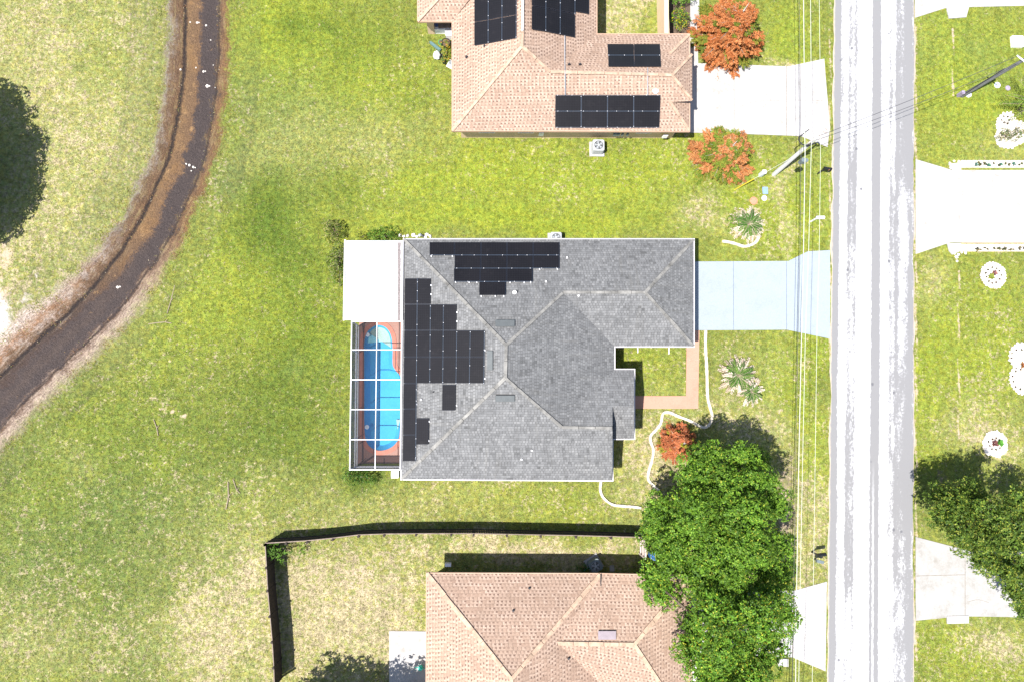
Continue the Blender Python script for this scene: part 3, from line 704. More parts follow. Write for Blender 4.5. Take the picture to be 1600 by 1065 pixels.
def boxvent(parent, pl, x0, y0, x1, y1, mat, h=.14, slot='ventdark'):
    q = [onplane(a, b, pl, -.02) for a, b in ((x0, y1), (x1, y1), (x1, y0), (x0, y0))]; t = [p+pl[1]*h for p in q]; mb = MB(); mb.hexa(q, t, 0)
    c = sum(t, Vector())/4; mb.hexa([c+(p-c)*1.08 for p in t], [c+(p-c)*1.06+pl[1]*.03 for p in t], 0)
    o = mb.build('roof_vent', M[mat], parent)
    sb = MB(); m0 = [c+(p-c)*1.0-pl[1]*.06 for p in t]; sb.bar((m0[0]+m0[3])/2*.0+m0[3], m0[2], .06, .05); sb.build('vent_slot', M[slot], o)

# --- grey roofed house with the pool
E = 2.7
gh = thing('grey_roof_house', 'grey shingled house with stepped black solar panels, beside the pool', 'house', W(840, 560, 0))
R = Roof({'A': (631, 374, E), 'B': (1084, 374, E), 'C': (1084, 541, E), 'D': (960, 541, E), 'E': (960, 577, E), 'Ep': (991, 577, E), 'F': (991, 634, E+1.0), 'G': (991, 685, E),
          'Gi': (957, 685, E), 'H': (957, 750, E), 'J': (627, 748, E), 'R1': (791, 539, 5.7), 'R2': (789.5, 590, 5.7), 'S1': (880, 457, 4.25), 'S2': (1008, 457, 4.25),
          'T1': (878, 667, 4.25), 'T2': (957, 668, 4.25), 'K': (957, 634, E+1.0)})
R.P['Gi'] = W(957, 685, E)
R.face('north', ['A', 'R1', 'S1', 'S2', 'B']); R.face('west', ['A', 'J', 'R2', 'R1']); R.face('south', ['J', 'H', 'T2', 'T1', 'R2'])
R.face('east', ['R1', 'R2', 'T1', 'E', 'D', 'S1']); R.face('gsouth', ['S1', 'D', 'C', 'S2']); R.face('geast', ['S2', 'C', 'B'])
R.face('wing', ['T1', 'T2', 'K', 'F', 'Ep', 'E']); R.face('porch', ['K', 'Gi', 'G', 'F'])
R.mb.poly([R.P['T2'], R.P['H'], R.P['Gi'], R.P['K']], 0)
R.mb.poly([R.P['F'], R.P['G'], R.P['Ep']], 0)
R.mb.build('roof', M['grey_shingle'], gh)
out = [R.P[k] for k in ('A', 'B', 'C', 'D', 'E', 'Ep', 'G', 'Gi', 'H', 'J')]
out = out[::-1]
eaves(gh, out, 'fascia', .06); 
caps(gh, R, [('A', 'R1'), ('R1', 'R2'), ('R2', 'J'), ('R1', 'S1'), ('S1', 'S2'), ('S2', 'B'), ('S2', 'C'), ('R2', 'T1'), ('T1', 'T2')], 'grey_cap', .20)
bodypts = [R.P[k] for k in ('A', 'B', 'C', 'D', 'H', 'J')][::-1]
Pw = inset([R.P['A'], R.P['B'], R.P['C'], R.P['D'], W(957, 750, E), R.P['J']][::-1], .5)
mb = MB(); mb.prism(Pw, 0, E-.16); mb.build('wall', M['greywall'], gh)
mb = MB(); mb.poly([(p.x, p.y, E-.15) for p in out]); mb.build('soffit', M['soffit'], gh)
for (x, y) in ((986, 582), (986, 680)):
    mb = MB(); p = W(x, y, E); mb.box((p.x, p.y, (E-.15)/2), (.2, .2, E-.15)); mb.build('porch_post', M['white'], gh)
# walls run J,H,D,C,B,A (anticlockwise)
wq = Pw
opening(gh, wq[3], wq[4], .5, 4.9, .02, 2.2, 'garage_door', 'white', 'white')
for (i, t, wd) in ((0, .35, .9), (0, .6, 1.2)): opening(gh, wq[i], wq[i+1], t, 1.2, 1.0, 2.1)
opening(gh, wq[5], wq[0], .82, 2.4, .05, 2.1, 'sliding_door', 'white', 'glass')
for t in (.25, .5, .75): opening(gh, wq[4], wq[5], t, 1.1, 1.0, 2.1)
opening(gh, wq[1], wq[2], .12, 1.5, .9, 2.1); opening(gh, wq[1], wq[2], .52, 1.0, .05, 2.1, 'front_door', 'white', 'terracotta')
opening(gh, wq[2], wq[3], .5, 1.0, 1.0, 2.1)
pn = R.pl['north']; pw = R.pl['west']
X5 = [671, 711, 751.5, 792, 833, 874]
cells = []
def rowcells(xs_, y0, y1): return [((xs_[i], y1), (xs_[i+1], y1), (xs_[i+1], y0), (xs_[i], y0)) for i in range(len(xs_)-1)]
cells += rowcells([671, 710, 751.5, 792, 833, 874], 378.5, 398.5); cells += rowcells([710, 751, 792, 833, 874], 399, 419)
cells += rowcells([709, 750, 791.5, 832], 419.5, 439.5); cells += rowcells([748.5, 790], 440.5, 461)
panels(gh, pn, cells)
rails(gh, pn, [((671, 398.7), (874, 398.7)), ((710, 419.2), (874, 419.2)), ((709, 440), (832, 440))], [(674, 400.5), (707, 400.5), (712, 441), (733, 441), (745, 441), (752, 463), (774, 463), (787, 463), (797, 441.5), (819, 441.5), (829, 441.5), (843, 421), (871, 421)])
cells = []
def col(x0, x1, yb, sk=-.012):
    for i in range(len(yb)-1):
        a = lambda x, y: (x+(y-435)*sk, y)
        cells.append((a(x0, yb[i+1]), a(x1, yb[i+1]), a(x1, yb[i]), a(x0, yb[i])))
Yb = [435, 475.5, 516, 557.5, 598.5, 638.5, 679, 720]
col(632.5, 652, Yb); col(652.5, 672.5, Yb[:5]); col(653, 672.5, [653, 694]); col(673, 692.5, Yb[1:5]); col(693, 713.5, Yb[1:5]); col(693, 713.5, [600.5, 641]); col(714, 734.5, Yb[2:5]); col(735, 757, Yb[2:5])
panels(gh, pw, cells)
rails(gh, pw, [((652.3, 435), (649.5, 720)), ((672.7, 476), (671.5, 598)), ((693, 476), (691.8, 600)), ((713.8, 517), (712.5, 600)), ((734.8, 517), (733.5, 600)), ((757, 517), (756, 600))],
      [(673.5, 446), (673.5, 460), (714, 488), (714, 502), (757.5, 547), (757.5, 591), (713.5, 633), (671, 658), (670, 688), (649.5, 716), (651, 631)])
boxvent(gh, pn, 775, 502, 803, 511, 'ventgrey'); boxvent(gh, pw, 763, 549, 771, 577, 'ventgrey'); boxvent(gh, R.pl['south'], 775, 616, 803, 625, 'ventgrey')
stack(gh, pn, 804, 457.5, .085, .12, 'white', 'roof_vent_cap', True)
for x, y, f in ((853, 440, 'north'), (904, 462, 'gsouth'), (886, 403, 'north'), (658, 624, 'west'), (831, 703, 'south'), (815, 717, 'south')): stack(gh, R.pl[f], x, y, .04, .16, 'white')
stack(gh, pw, 677, 612, .04, .15, 'dark')
for (x, y) in ((1060, 545), (1009, 543)):
    mb = MB(); p = W(x, y, 2.4); q = W(x, y+5, .1); mb.tube([p+Vector((0, .3, 0)), p+Vector((0, .45, -.2)), Vector((p.x, p.y+.5, .1)), Vector((p.x, p.y-.15, .06))], .035, 6); mb.build('downspout', M['white'], gh)
# white patio roof beside the pool cage
mb = MB(); q = [W(*p) for p in ((540, 376, 2.75), (627, 376, 2.82), (626, 501, 2.82), (538, 500, 2.75))]
mb.hexa([(p.x, p.y, p.z-.12) for p in reversed(q)], [tuple(p) for p in reversed(q)]); pr = mb.build('patio_roof', M['whiteroof'], gh)
mb = MB(); mb.bar(W(539.3, 375, 2.74), W(537.3, 501, 2.74), .10, .14); mb.build('gutter', M['fascia'], pr)
mb = MB(); n = 40
for i in range(n):
    a = W(623.6+random.uniform(-.3, .3), 379+i*3.05, 2.835); b = W(623.6+random.uniform(-.3, .3), 379+(i+1)*3.05, 2.835); mb.bar(a, b, random.uniform(.15, .22), .02)
mb.build('debris', M['twig'] if 0 else simple('gutter_debris', (.20, .17, .165), .9, .4, 12), pr)
mb = MB(); mb.bar(W(628.6, 376, 2.83), W(627.6, 501, 2.83), .14, .05); mb.build('flashing', M['white'], pr)
for x, y in ((546, 382), (545, 440), (545, 495)):
    mb = MB(); p = W(x, y, 2.5); mb.box((p.x, p.y, 1.3), (.1, .1, 2.6)); mb.build('patio_post', M['white'], gh)

# --- tan house at the top
E = 2.6
th = thing('tan_roof_house', 'tan shingled house at the top carrying black solar panels beside the white driveway', 'house', W(860, 120, 0))
R = Roof({'NW': (707, -120, E), 'SW': (707, 204, E), 'SE': (1077, 205, E), 'NE': (1077, 54, E), 'V': (932, 54, E), 'VN': (932, -120, E), 'P': (815.5, 73, 5.0), 'PN': (819, -120, 5.0),
          'Q': (860, 113, 4.2), 'Q2': (1050, 118, 4.2), 'N2': (1047, 84, 3.25), 'S2': (1047, 160, 3.3), 'b1': (1081.5, 85, 3.25), 'b2': (1081.5, 158, 3.3),
          'L1': (653, 33, E), 'L2': (707, 33, E), 'L3': (653, -90, E), 'LR': (735, 2, 3.3), 'LP': (690, -10, 3.3), 'L4': (707, -90, E)})
R.face('west', ['NW', 'SW', 'P', 'PN']); R.face('east', ['PN', 'P', 'Q', 'V', 'VN']); R.face('south', ['SW', 'SE', 'S2', 'b2', 'Q2', 'Q', 'P']); R.face('north', ['Q', 'Q2', 'b1', 'N2', 'NE', 'V'])
R.face('bump', ['Q2', 'b2', 'b1']); R.face('ehip', ['SE', 'NE', 'N2', 'S2'])
R.mb.poly([R.P['b1'], R.P['b2'], R.P['S2'], R.P['N2']], 0)
R.P['LP'] = W(688, -5, 3.45); R.P['LR'] = W(737, -5, 3.45)
R.face('lobe', ['L1', 'L2', 'LR', 'LP']); R.P['L3'] = W(653, -90, E); R.face('lobew', ['L3', 'L1', 'LP'])
R.P['L5'] = W(735, -90, E+.9); R.face('lobn', ['L3', 'LP', 'LR', 'L5'])
R.mb.build('roof', M['tan_shingle'], th)
outl = [R.P[k] for k in ('SW', 'SE', 'NE', 'V', 'VN', 'NW')]
eaves(th, outl, 'browntrim', .06)
caps(th, R, [('SW', 'P'), ('P', 'PN'), ('P', 'Q'), ('Q', 'Q2'), ('Q2', 'b1'), ('Q2', 'b2'), ('N2', 'NE'), ('S2', 'SE'), ('L1', 'LP')], 'tan_cap', .2)
Pw = walls(th, outl, 'cream', .55)
mb = MB(); mb.prism([W(668, 45, 0), W(707, 45, 0), W(707, 38, 0), W(705, -90, 0), W(668, -90, 0)], 0, .04); mb.build('porch_floor', M['soil'], th)
mb = MB(); 
for a, b in (((663, 33), (663, -90)), ): pass
# porch knee wall and corner post
mb = MB(); zz = .6; a = W(669, 53, 0); b = Vector((W(712, 53, 0).x, a.y, 0)); mb.box(((a.x+b.x)/2, a.y+.1, .3), (b.x-a.x, .2, .6)); mb.build('knee_wall', M['white'], th)
mb = MB(); mb.box((a.x+.25, a.y+.1, 1.22), (.5, .26, 2.44)); mb.box((a.x+.1, a.y+4.2, 1.22), (.2, 8.0, 2.44)); mb.build('wall', M['cream'], th)
mb = MB(); q = [R.P['L1'], R.P['L2'], W(707, -90, E), R.P['L3']]; mb.poly([(p.x, p.y, E-.12) for p in q]); mb.build('soffit', M['soffit'], th)
mb = MB(); mb.bar(R.P['L3']-Vector((.03, 0, .08)), R.P['L1']-Vector((.03, 0, .08)), .06, .16); mb.bar(R.P['L1']-Vector((0, .03, .08)), R.P['L2']-Vector((0, .03, .08)), .06, .16); mb.build('fascia', M['browntrim'], th)
opening(th, Pw[1], Pw[2], .5, 4.9, .02, 2.2, 'garage_door', 'white', 'white')
for t in (.12, .3, .85): opening(th, Pw[0], Pw[1], t, 1.1, 1.0, 2.0)
for t in (.2, .45): opening(th, Pw[5], Pw[0], t, 1.1, 1.0, 2.0)
# meters and boxes on the long wall
wy = Pw[0].y
for px in (961, 966, 972, 980):
    p = W(px, 207, 1.2); mb = MB(); mb.box((p.x, wy-.07, 1.3), (.14 if px != 961 else .3, .14, .35)); mb.build('meter_box', M['acdark'], th)
for px in (846, 1040):
    p = W(px, 207, 1.2); mb = MB(); mb.box((p.x, wy-.04, 1.0), (.35, .08, .5)); mb.build('access_panel', M['white'], th)
ps = R.pl['south']; pn = R.pl['north']; pw = R.pl['west']; pe = R.pl['east']
cells = [];
XA, XB = [867.5, 908.5, 949.5, 990.5, 1032], [867, 908, 949, 990, 1030.5]
for i in range(4):
    XM = [(a+b)/2 for a, b in zip(XA, XB)]
    cells.append(((XM[i], 173.5), (XM[i+1], 173.5), (XA[i+1], 149.5), (XA[i], 149.5))); cells.append(((XB[i], 199), (XB[i+1], 199), (XM[i+1], 174.5), (XM[i], 174.5)))
panels(th, ps, cells); rails(th, ps, [((867, 174), (1031, 174)), ((867, 149), (1032, 149)), ((867, 199.5), (1030, 199.5)), ((908, 150), (908, 199)), ((949, 150), (949, 199)), ((990, 150), (990, 199))])
cells = [((949.5, 86), (990, 86), (990, 69), (949, 69)), ((990.5, 86), (1032, 86), (1031, 69), (990.5, 69)), ((950.5, 104), (991, 104), (990.5, 87), (950, 87)), ((991, 104), (1033, 104), (1032, 87), (991, 87))]
panels(th, pn, cells); rails(th, pn, [((949.5, 86.5), (1032, 86.5))])
cells = []
def slant(x0, x1, ybot0, ybot1, n, h=37):
    for k in range(n): cells.append(((x0, ybot0-k*h), (x1, ybot1-k*h), (x1, ybot1-(k+1)*h+.6), (x0, ybot0-(k+1)*h+.6)))
slant(741, 762.5, 71.5, 68, 4); slant(763, 784, 68, 64, 4); slant(784.5, 806, 64, 60, 4); panels(th, pw, cells)
rails(th, pw, [((762.7, 68), (763, -20)), ((784.2, 64), (784.5, -20)), ((806.3, 60), (807, -20))])
cells = []; slant(831, 852.5, 46, 49.5, 3); slant(853, 875, 49.5, 54, 3); slant(875.5, 898, 54, 58.5, 3); slant(898.5, 920, 18, 22, 2); panels(th, pe, cells)
rails(th, pe, [((852.7, 49), (853, -20)), ((875.2, 54), (875.5, -20)), ((898.3, 22), (898.5, -20))])
mb = MB(); p1 = R.P['P'].lerp(R.P['PN'], .12)+Vector((0, 0, .09)); mb.bar(p1, R.P['PN']+Vector((0, 0, .09)), .12, .08); mb.build('conduit', M['white'], th)
mb = MB(); mb.tube([onplane(882.5, 56, pe, .06), onplane(882.5, 95, pe, .06), onplane(883, 113, pn, .08), onplane(883, 117, ps, .08), onplane(883, 149, ps, .06)], .03, 5); mb.build('conduit', M['metal'], th)
mb = MB(); mb.tube([onplane(1012, 106, pn, .06), onplane(1012, 117, pn, .08), onplane(1012, 119, ps, .08), onplane(1012, 149, ps, .06)], .03, 5); mb.build('conduit', M['metal'], th)
stack(th, pw, 729, 90, .06, .2, 'dark'); stack(th, pn, 889, 102, .06, .22, 'dark'); stack(th, pn, 906, 102, .06, .22, 'dark'); stack(th, ps, 1024, 142, .14, .08, 'white', 'roof_vent_cap'); stack(th, pw, 757, 72.5, .05, .15, 'dark')
# raised wing edge of the front court
mb = MB(); mb.bar(W(1041, -60, 2.4), W(1041, 53, 2.4), .32, .12); mb.box((W(1041, 20, 2).x, W(1041, 20, 2).y, 1.1), (.25, 6, 2.3)); mb.build('court_wall', M['cream'], th)

# --- tan house at the bottom
E = 2.6
bh = thing('tan_roof_house', 'tan shingled house without panels, at the bottom behind the brown fence and big green tree', 'house', W(870, 1000, 0))
R = Roof({'NW': (667, 895, E), 'NM': (938, 896, E), 'NE': (1080, 899, E), 'SE': (1080, 1140, E), 'SW': (666, 1240, E), 'AP': (799, 1060, 5.1), 'Q': (872, 1004, 3.95), 'Q2': (991, 1006, 3.95), 'SM': (952, 1240, E),
          'V': (938, 1062, 2.75), 'ES': (1080, 1100, 2.6), 'APS': (799, 1085, 5.1)})
R.P['V'] = W(946, 1075, 2.62)
R.face('north', ['NW', 'AP', 'NM']); R.face('west', ['NW', 'SW', 'APS', 'AP']); R.face('east', ['NM', 'AP', 'APS', 'SM', 'V', 'Q'])
R.face('wn', ['NM', 'Q', 'Q2', 'NE']); R.face('ws', ['Q', 'V', 'SE', 'Q2']); R.face('we', ['Q2', 'SE', 'NE']); R.face('south', ['SW', 'SM', 'APS'])
R.mb.build('roof', M['tan_shingle'], bh)
outl = [R.P[k] for k in ('SW', 'SM', 'V', 'SE', 'NE', 'NM', 'NW')]
for p in outl: p.z = E
eaves(bh, outl, 'browntrim', .06); caps(bh, R, [('NW', 'AP'), ('AP', 'NM'), ('AP', 'APS'), ('Q', 'Q2'), ('Q2', 'NE'), ('Q2', 'SE'), ('APS', 'SM'), ('APS', 'SW')], 'tan_cap', .26)
Pw = walls(bh, outl, 'cream', .5)
mb = MB(); mb.bar(W(938.5, 897, 2.72), W(938.5, 925, 2.78), .05, .16); mb.build('step_shade_strip', M['dark'], bh)  # dark strip standing in for the shade at the small drop between roofs
boxvent(bh, R.pl['wn'], 935, 985.5, 961, 998, 'ventlight', .12)
stack(bh, R.pl['north'], 827, 918, .05, .18, 'dark'); stack(bh, R.pl['north'], 802, 953, .05, .15, 'dark'); stack(bh, R.pl['east'], 888, 1027, .07, .2, 'dark')
for t in (.2, .5, .8): opening(bh, Pw[4+1], Pw[6], t, 1.1, 1.0, 2.0)
opening(bh, Pw[3], Pw[4], .5, 4.6, .02, 2.2, 'garage_door', 'white', 'white')
mb = MB(); p = W(1083, 1040, 2.3); mb.box((p.x, p.y-1.5, 2.3), (.45, 6.0, .08)); mb.build('entry_canopy', M['white'], bh)
mb = MB(); p = W(700, 882, .5); mb.box((p.x, p.y, .25), (.42, .22, .5)); mb.build('utility_box', M['white'], bh)

# ------------------------------------------------------------------ pool
pool = thing('swimming_pool', 'blue kidney shaped swimming pool with coral coping inside the screen cage', 'pool', W(598, 605, 0))
mb = MB(); pt = [(p.x, p.y) for p in POOL]
if sum(pt[i][0]*pt[(i+1) % len(pt)][1]-pt[(i+1) % len(pt)][0]*pt[i][1] for i in range(len(pt))) < 0: pt = pt[::-1]
n = len(pt); inn = [tuple(p) for p in inset(pt, .35)]
for i in range(n):
    j = (i+1) % n
    mb.poly([(*pt[i], .05), (*pt[j], .05), (*inn[j], -.50), (*inn[i], -.50)])
mb.poly([(*p, -.50) for p in inn]); mb.build('pool_shell', M['shell'], pool)
# shallow shelves, clipped to the pool outline
def clip(poly, hp):     # hp: (point, normal) keep the side the normal points to
    out_ = []; p0, nn_ = hp
    for i in range(len(poly)):
        a, b = Vector(poly[i]), Vector(poly[(i+1) % len(poly)]); da, db = (a-p0).dot(nn_), (b-p0).dot(nn_)
        if da >= 0: out_.append(tuple(a))
        if da*db < 0: out_.append(tuple(a+(b-a)*da/(da-db)))
    return out_
i2 = [tuple(p) for p in inset(pt, .06)]
c1 = W(588, 534, 0); sh1 = clip(i2, (Vector((c1.x, c1.y)), Vector((0, 1)))); 
def slabp(pts, z0, z1, name, mat): MB().prism(pts, z0, z1).build(name, M[mat], pool)
c2 = W(598, 520, 0); shs = clip(clip(i2, (Vector((W(596, 533, 0).x, W(596, 533, 0).y)), Vector((.55, .83)))), (Vector((c2.x, W(596, 560, 0).y)), Vector((0, 1))))
slabp(clip(i2, (Vector((c1.x, c1.y)), Vector((-.1, 1)))), -.48, -.26, 'shallow_step', 'shelf')
slabp(shs, -.40, -.16, 'sun_shelf', 'sandshelf')
c3 = W(621, 675, 0); slabp(clip(clip(i2, (Vector((c3.x, c3.y)), Vector((1, .15)))), (Vector((c3.x, W(621, 655, 0).y)), Vector((0, -1)))), -.48, -.3, 'bench_step', 'sandshelf')
slabp([(W(571, 515, 0).x, W(571, 540, 0).y), (W(574, 515, 0).x, W(571, 540, 0).y), (W(574, 515, 0).x, W(571, 640, 0).y), (W(571, 515, 0).x, W(571, 640, 0).y)][::-1], -.48, -.55, 'swim_bench', 'shelf') if 0 else None
mb = MB(); mb.poly([(*p, -.02) for p in inset(pt, .01)]); mb.build('water', M['water'], pool)
mb = MB(); cp = [tuple(p) for p in inset(pt, -.30)]
for i in range(n):
    j = (i+1) % n; mb.hexa([(*pt[i], .03), (*cp[i], .03), (*cp[j], .03), (*pt[j], .03)][::-1], [(*pt[i], .10), (*cp[i], .10), (*cp[j], .10), (*pt[j], .10)][::-1])
mb.build('coping', M['coping'], pool)
for x, y in ((574.5, 523), (573.5, 666.5)):
    mb = MB(); mb.ring(W(x, y, -.03), .06, .15, 0, .05, 16); mb.cyl(W(x, y, -.03), .06, .03, 10); mb.build('skimmer', M['whitep'], pool)
# deck with a hole for the pool
bm = bmesh.new(); ro = [W(561, 503, .06), W(561, 724, .06), W(640, 724, .06), W(640, 503, .06)]; x0, y0 = ro[0].x, ro[0].y; x1, y1 = W(640, 503, 0).x, W(640, 723, 0).y
# ring quads between the coping edge and the rectangle
mb = MB(); cpv = [Vector(p) for p in inset(pt, -.28)]
def torect(p, c):
    d = p-c; tx = ((x1 if d.x > 0 else x0)-c.x)/d.x if abs(d.x) > 1e-6 else 1e9; ty = ((y0 if d.y > 0 else y1)-c.y)/d.y if abs(d.y) > 1e-6 else 1e9
    return c+d*min(tx, ty)
cc = Vector((sum(p[0] for p in pt)/n, sum(p[1] for p in pt)/n))
corners = [Vector((x0, y0)), Vector((x1, y0)), Vector((x1, y1)), Vector((x0, y1))]
for i in range(n):
    j = (i+1) % n; a, b = cpv[i], cpv[j]; A_, B_ = torect(a, cc), torect(b, cc); poly = [a, A_, B_, b]
    if abs(A_.x-B_.x) > 1e-3 and abs(A_.y-B_.y) > 1e-3:
        k = min(corners, key=lambda q: (q-A_).length+(q-B_).length); poly = [a, A_, k, B_, b]
    mb.poly([(p.x, p.y, .065) for p in poly])
for a, b in (((600, 715), (600, 724)), ((572, 715), (561, 724)), ((615, 543), (628, 543)), ((569, 548), (562, 549)), ((569, 636), (562, 640)), ((570, 688), (562, 692)), ((618, 545), (618, 575)), ((566, 505), (568, 520))):
    mb.bar(W(a[0], a[1], .085), W(b[0], b[1], .085), .04, .05, 1)
mb.build('pool_deck', [M['deck'], M['dark']], kind='structure'); bm.free()

cage = thing('screen_enclosure', 'white framed screen cage over the blue pool, beside the white patio roof', 'screen enclosure', W(590, 615, 0))
zt = 2.75
T = {k: W(*v, zt) for k, v in {'nw': (549.5, 502), 'ne': (628, 502), 'sw': (546.5, 733), 'se': (625.5, 733)}.items()}
mb = MB()
for a, b in (('nw', 'sw'), ('sw', 'se'), ('nw', 'ne'), ('ne', 'se')): mb.bar(T[a], T[b], .06, .06)
mb.build('top_rail', M['white'], cage)
for y in (547, 594, 640.5, 687):
    t = (y-502)/231; mb = MB(); a = T['nw'].lerp(T['sw'], t); b = T['ne'].lerp(T['se'], t); mb.bar(a, b, .045, .05)
    mb.bar((a.x, a.y, .1), (a.x, a.y, zt), .045, .045); mb.build('frame_bar', M['white'], cage)
mb = MB(); mb.bar(W(589, 502, zt+.01), W(586, 732, zt+.01), .04, .05); mb.build('purlin', M['white'], cage)
for k in ('nw', 'sw', 'se'):
    mb = MB(); mb.box((T[k].x, T[k].y, zt/2), (.09, .09, zt-.05)); mb.build('corner_post', M['white'], cage)
mb = MB(); g = lambda k, z: (T[k].x, T[k].y, z)
for z in (.08, .95): mb.bar(g('nw', z), g('sw', z), .08, .08); mb.bar(g('sw', z), g('se', z), .08, .08)
mb.build('rail', M['white'], cage)
mb = MB(); mb.poly([g('nw', .05), g('sw', .05), g('sw', zt-.04), g('nw', zt-.04)]); mb.poly([g('sw', .05), g('se', .05), g('se', zt-.04), g('sw', zt-.04)]); mb.build('screen', M['screenwall'], cage)
mb = MB(); mb.poly([g('nw', zt-.02), g('sw', zt-.02), g('se', zt-.02), g('ne', zt-.02)]); mb.build('screen', M['screenroof'], cage)
mb = MB(); b1 = W(618, 735, .3); mb.box((b1.x, b1.y-.2, .35), (.5, .5, .7)); mb.build('door_stoop', M['white'], cage)

# ------------------------------------------------------------------ fence
FP = [(428.5, 1070), (427.5, 1040), (425, 1000), (421.5, 960), (418, 920), (416, 884), (414, 848)]
FQ = [(414, 848), (447, 846), (480, 844), (520, 840), (560, 835), (600, 833.5), (650, 833), (705, 833), (740, 833), (792, 834), (845, 835), (900, 836), (955, 837.5), (1007, 839)]
fz = 1.8
fence = thing('wooden_fence', 'dark brown board fence with pale top rail enclosing the dry back yard at the bottom', 'fence', W(440, 850, 0))
def fencepanel(a, b, parent):
    a = W(*a, fz); b = W(*b, fz); a.z = b.z = 0; d = (b-a); L_ = d.length; d.normalize(); rz = math.atan2(d.y, d.x); mb = MB(); nb = max(2, int(L_/.15))
    for i in range(nb):
        p = a+d*L_*(i+.5)/nb; h = fz-.06-random.uniform(0, .05); mb.box((p.x, p.y, h/2+.02), (L_/nb*.93, .022, h), rz+random.uniform(-.02, .02))
    for z in (.4, 1.1): mb.bar((a.x-d.y*.03, a.y+d.x*.03, z), (b.x-d.y*.03, b.y+d.x*.03, z), .05, .09)
    mb.build('fence_panel', M['fence'], parent)
    mb = MB(); mb.bar((a.x, a.y, fz-.03), (b.x, b.y, fz-.03), .055, .05); mb.build('top_rail', M['fencetop'], parent)
def fpost(a, parent, mat='fence'):
    a = W(*a, fz); mb = MB(); mb.box((a.x+.0, a.y-.10, .93), (.11, .11, 1.86)); mb.box((a.x, a.y-.10, 1.88), (.13, .13, .05)); mb.build('fence_post', M[mat], parent)
for Q in (FP, FQ):
    for i in range(len(Q)-1): fencepanel(Q[i], Q[i+1], fence)
    for p in Q: fpost(p, fence)
gate = thing('wooden_gate', 'pale three rail wooden gate ending the brown fence beside the big tree', 'gate', W(1005, 855, 0))
a = W(1008, 839, fz); b = W(1008, 872, fz); 
for k, z in enumerate((.35, 1.05, 1.72)):
    mb = MB(); mb.bar((a.x, a.y, z), (a.x, b.y, z), .06, .12); mb.build('gate_rail', M['palewood'], gate)
mb = MB(); 
for i in range(9):
    y = a.y+(b.y-a.y)*(i+.5)/9; mb.box((a.x+.06, y, .9), (.03, abs(b.y-a.y)/9*.9, 1.75))
mb.build('gate_board', M['palewood'], gate)
for y in (a.y, b.y): mb = MB(); mb.box((a.x, y, .92), (.1, .1, 1.84)); mb.build('gate_post', M['palewood'], gate)

# ------------------------------------------------------------------ air conditioners
def ac(label, x, y, rz=0, body='acbody', s=.85, z=0):
    p = W(x, y, .9); p.z = 0; t = thing('air_conditioner', label, 'air conditioner', p, 'air conditioner units by the houses')
    R3 = Matrix.Rotation(rz, 3, 'Z'); q = lambda v: p + R3 @ Vector(v)
    MB().box(p+Vector((0, 0, .05)), (s+.25, s+.25, .1), rz).build('pad', M['conc'], t)
    mb = MB(); r = .12; h = s/2; pr = []
    for cx, cy, a0 in ((h-r, h-r, 0), (-h+r, h-r, 90), (-h+r, -h+r, 180), (h-r, -h+r, 270)):
        for k in range(4): an = math.radians(a0+k*30); pr.append(q((cx+r*math.cos(an), cy+r*math.sin(an), 0)))
    mb.prism(pr, .1, .85)
    for k in range(7): 
        z0 = .18+k*.09; mb.prism([p+(v-p)*1.012 for v in pr], z0, z0+.03)
    mb.build('casing', M[body], t)
    mb = MB(); mb.cyl(p+Vector((0, 0, .852)), s*.38, .01, 28, 0); mb.build('fan_well', M['black'], t)
    mb = MB()
    for k in range(5):
        a0 = k*2*math.pi/5+.3; pts = [p+Vector((s*.36*f*math.cos(a0+o), s*.36*f*math.sin(a0+o), .868)) for f, o in ((.2, 0), (.95, -.1), (.95, .5), (.3, .5))]; mb.poly(pts)
    mb.build('fan_blade', M['metal'], t)
    mb = MB(); mb.cyl(p+Vector((0, 0, .87)), .09, .03, 14)
    for f in (.5, .75, 1.0): mb.ring(p+Vector((0, 0, .875)), s*.38*f-.008, s*.38*f+.008, 0, .012, 28)
    for k in range(8): a0 = k*math.pi/4; mb.bar(p+Vector((0, 0, .885)), p+Vector((s*.38*math.cos(a0), s*.38*math.sin(a0), .885)), .01, .01)
    mb.build('grille', M['acbody'], t)
    return t, p
t, p = ac('grey air conditioner on a white pad below the upper tan house wall', 935.5, 226.5)
t, p = ac('grey air conditioner half hidden under the top eave of the grey roofed house', 869, 371, s=.8)
t, p = ac('dark grey air conditioner in the shade behind the bottom tan house', 931, 884, .55, 'acdark', .8)
MB().tube([p+Vector((-.4, -.2, .3)), p+Vector((-.75, -.45, .25))], .03).build('refrigerant_pipe', M['teal'], t)

# ------------------------------------------------------------------ foliage tools
def mesh_np(name, V, Fq, mat, col, parent=None, base=None, **kw):
    off = np.array(wloc(parent)) if parent is not None else np.array(base if base is not None else (0, 0, 0))
    me = bpy.data.meshes.new(name); nv = len(V); nf = len(Fq)
    me.vertices.add(nv); me.vertices.foreach_set('co', (V-off).astype(np.float32).ravel())
    me.loops.add(nf*4); me.loops.foreach_set('vertex_index', Fq.astype(np.int32).ravel())
    me.polygons.add(nf); me.polygons.foreach_set('loop_start', np.arange(0, nf*4, 4, dtype=np.int32))
    me.materials.append(mat); me.update(calc_edges=True)
    put_attr(me, 'col', np.concatenate([col, np.ones((nv, 1))], 1))
    o = bpy.data.objects.new(name, me); C.objects.link(o)
    if parent is not None: o.parent = parent
    else: o.location = off
    return props(o, **kw)
def unit(a): return a/np.maximum(np.linalg.norm(a, axis=-1, keepdims=True), 1e-9)
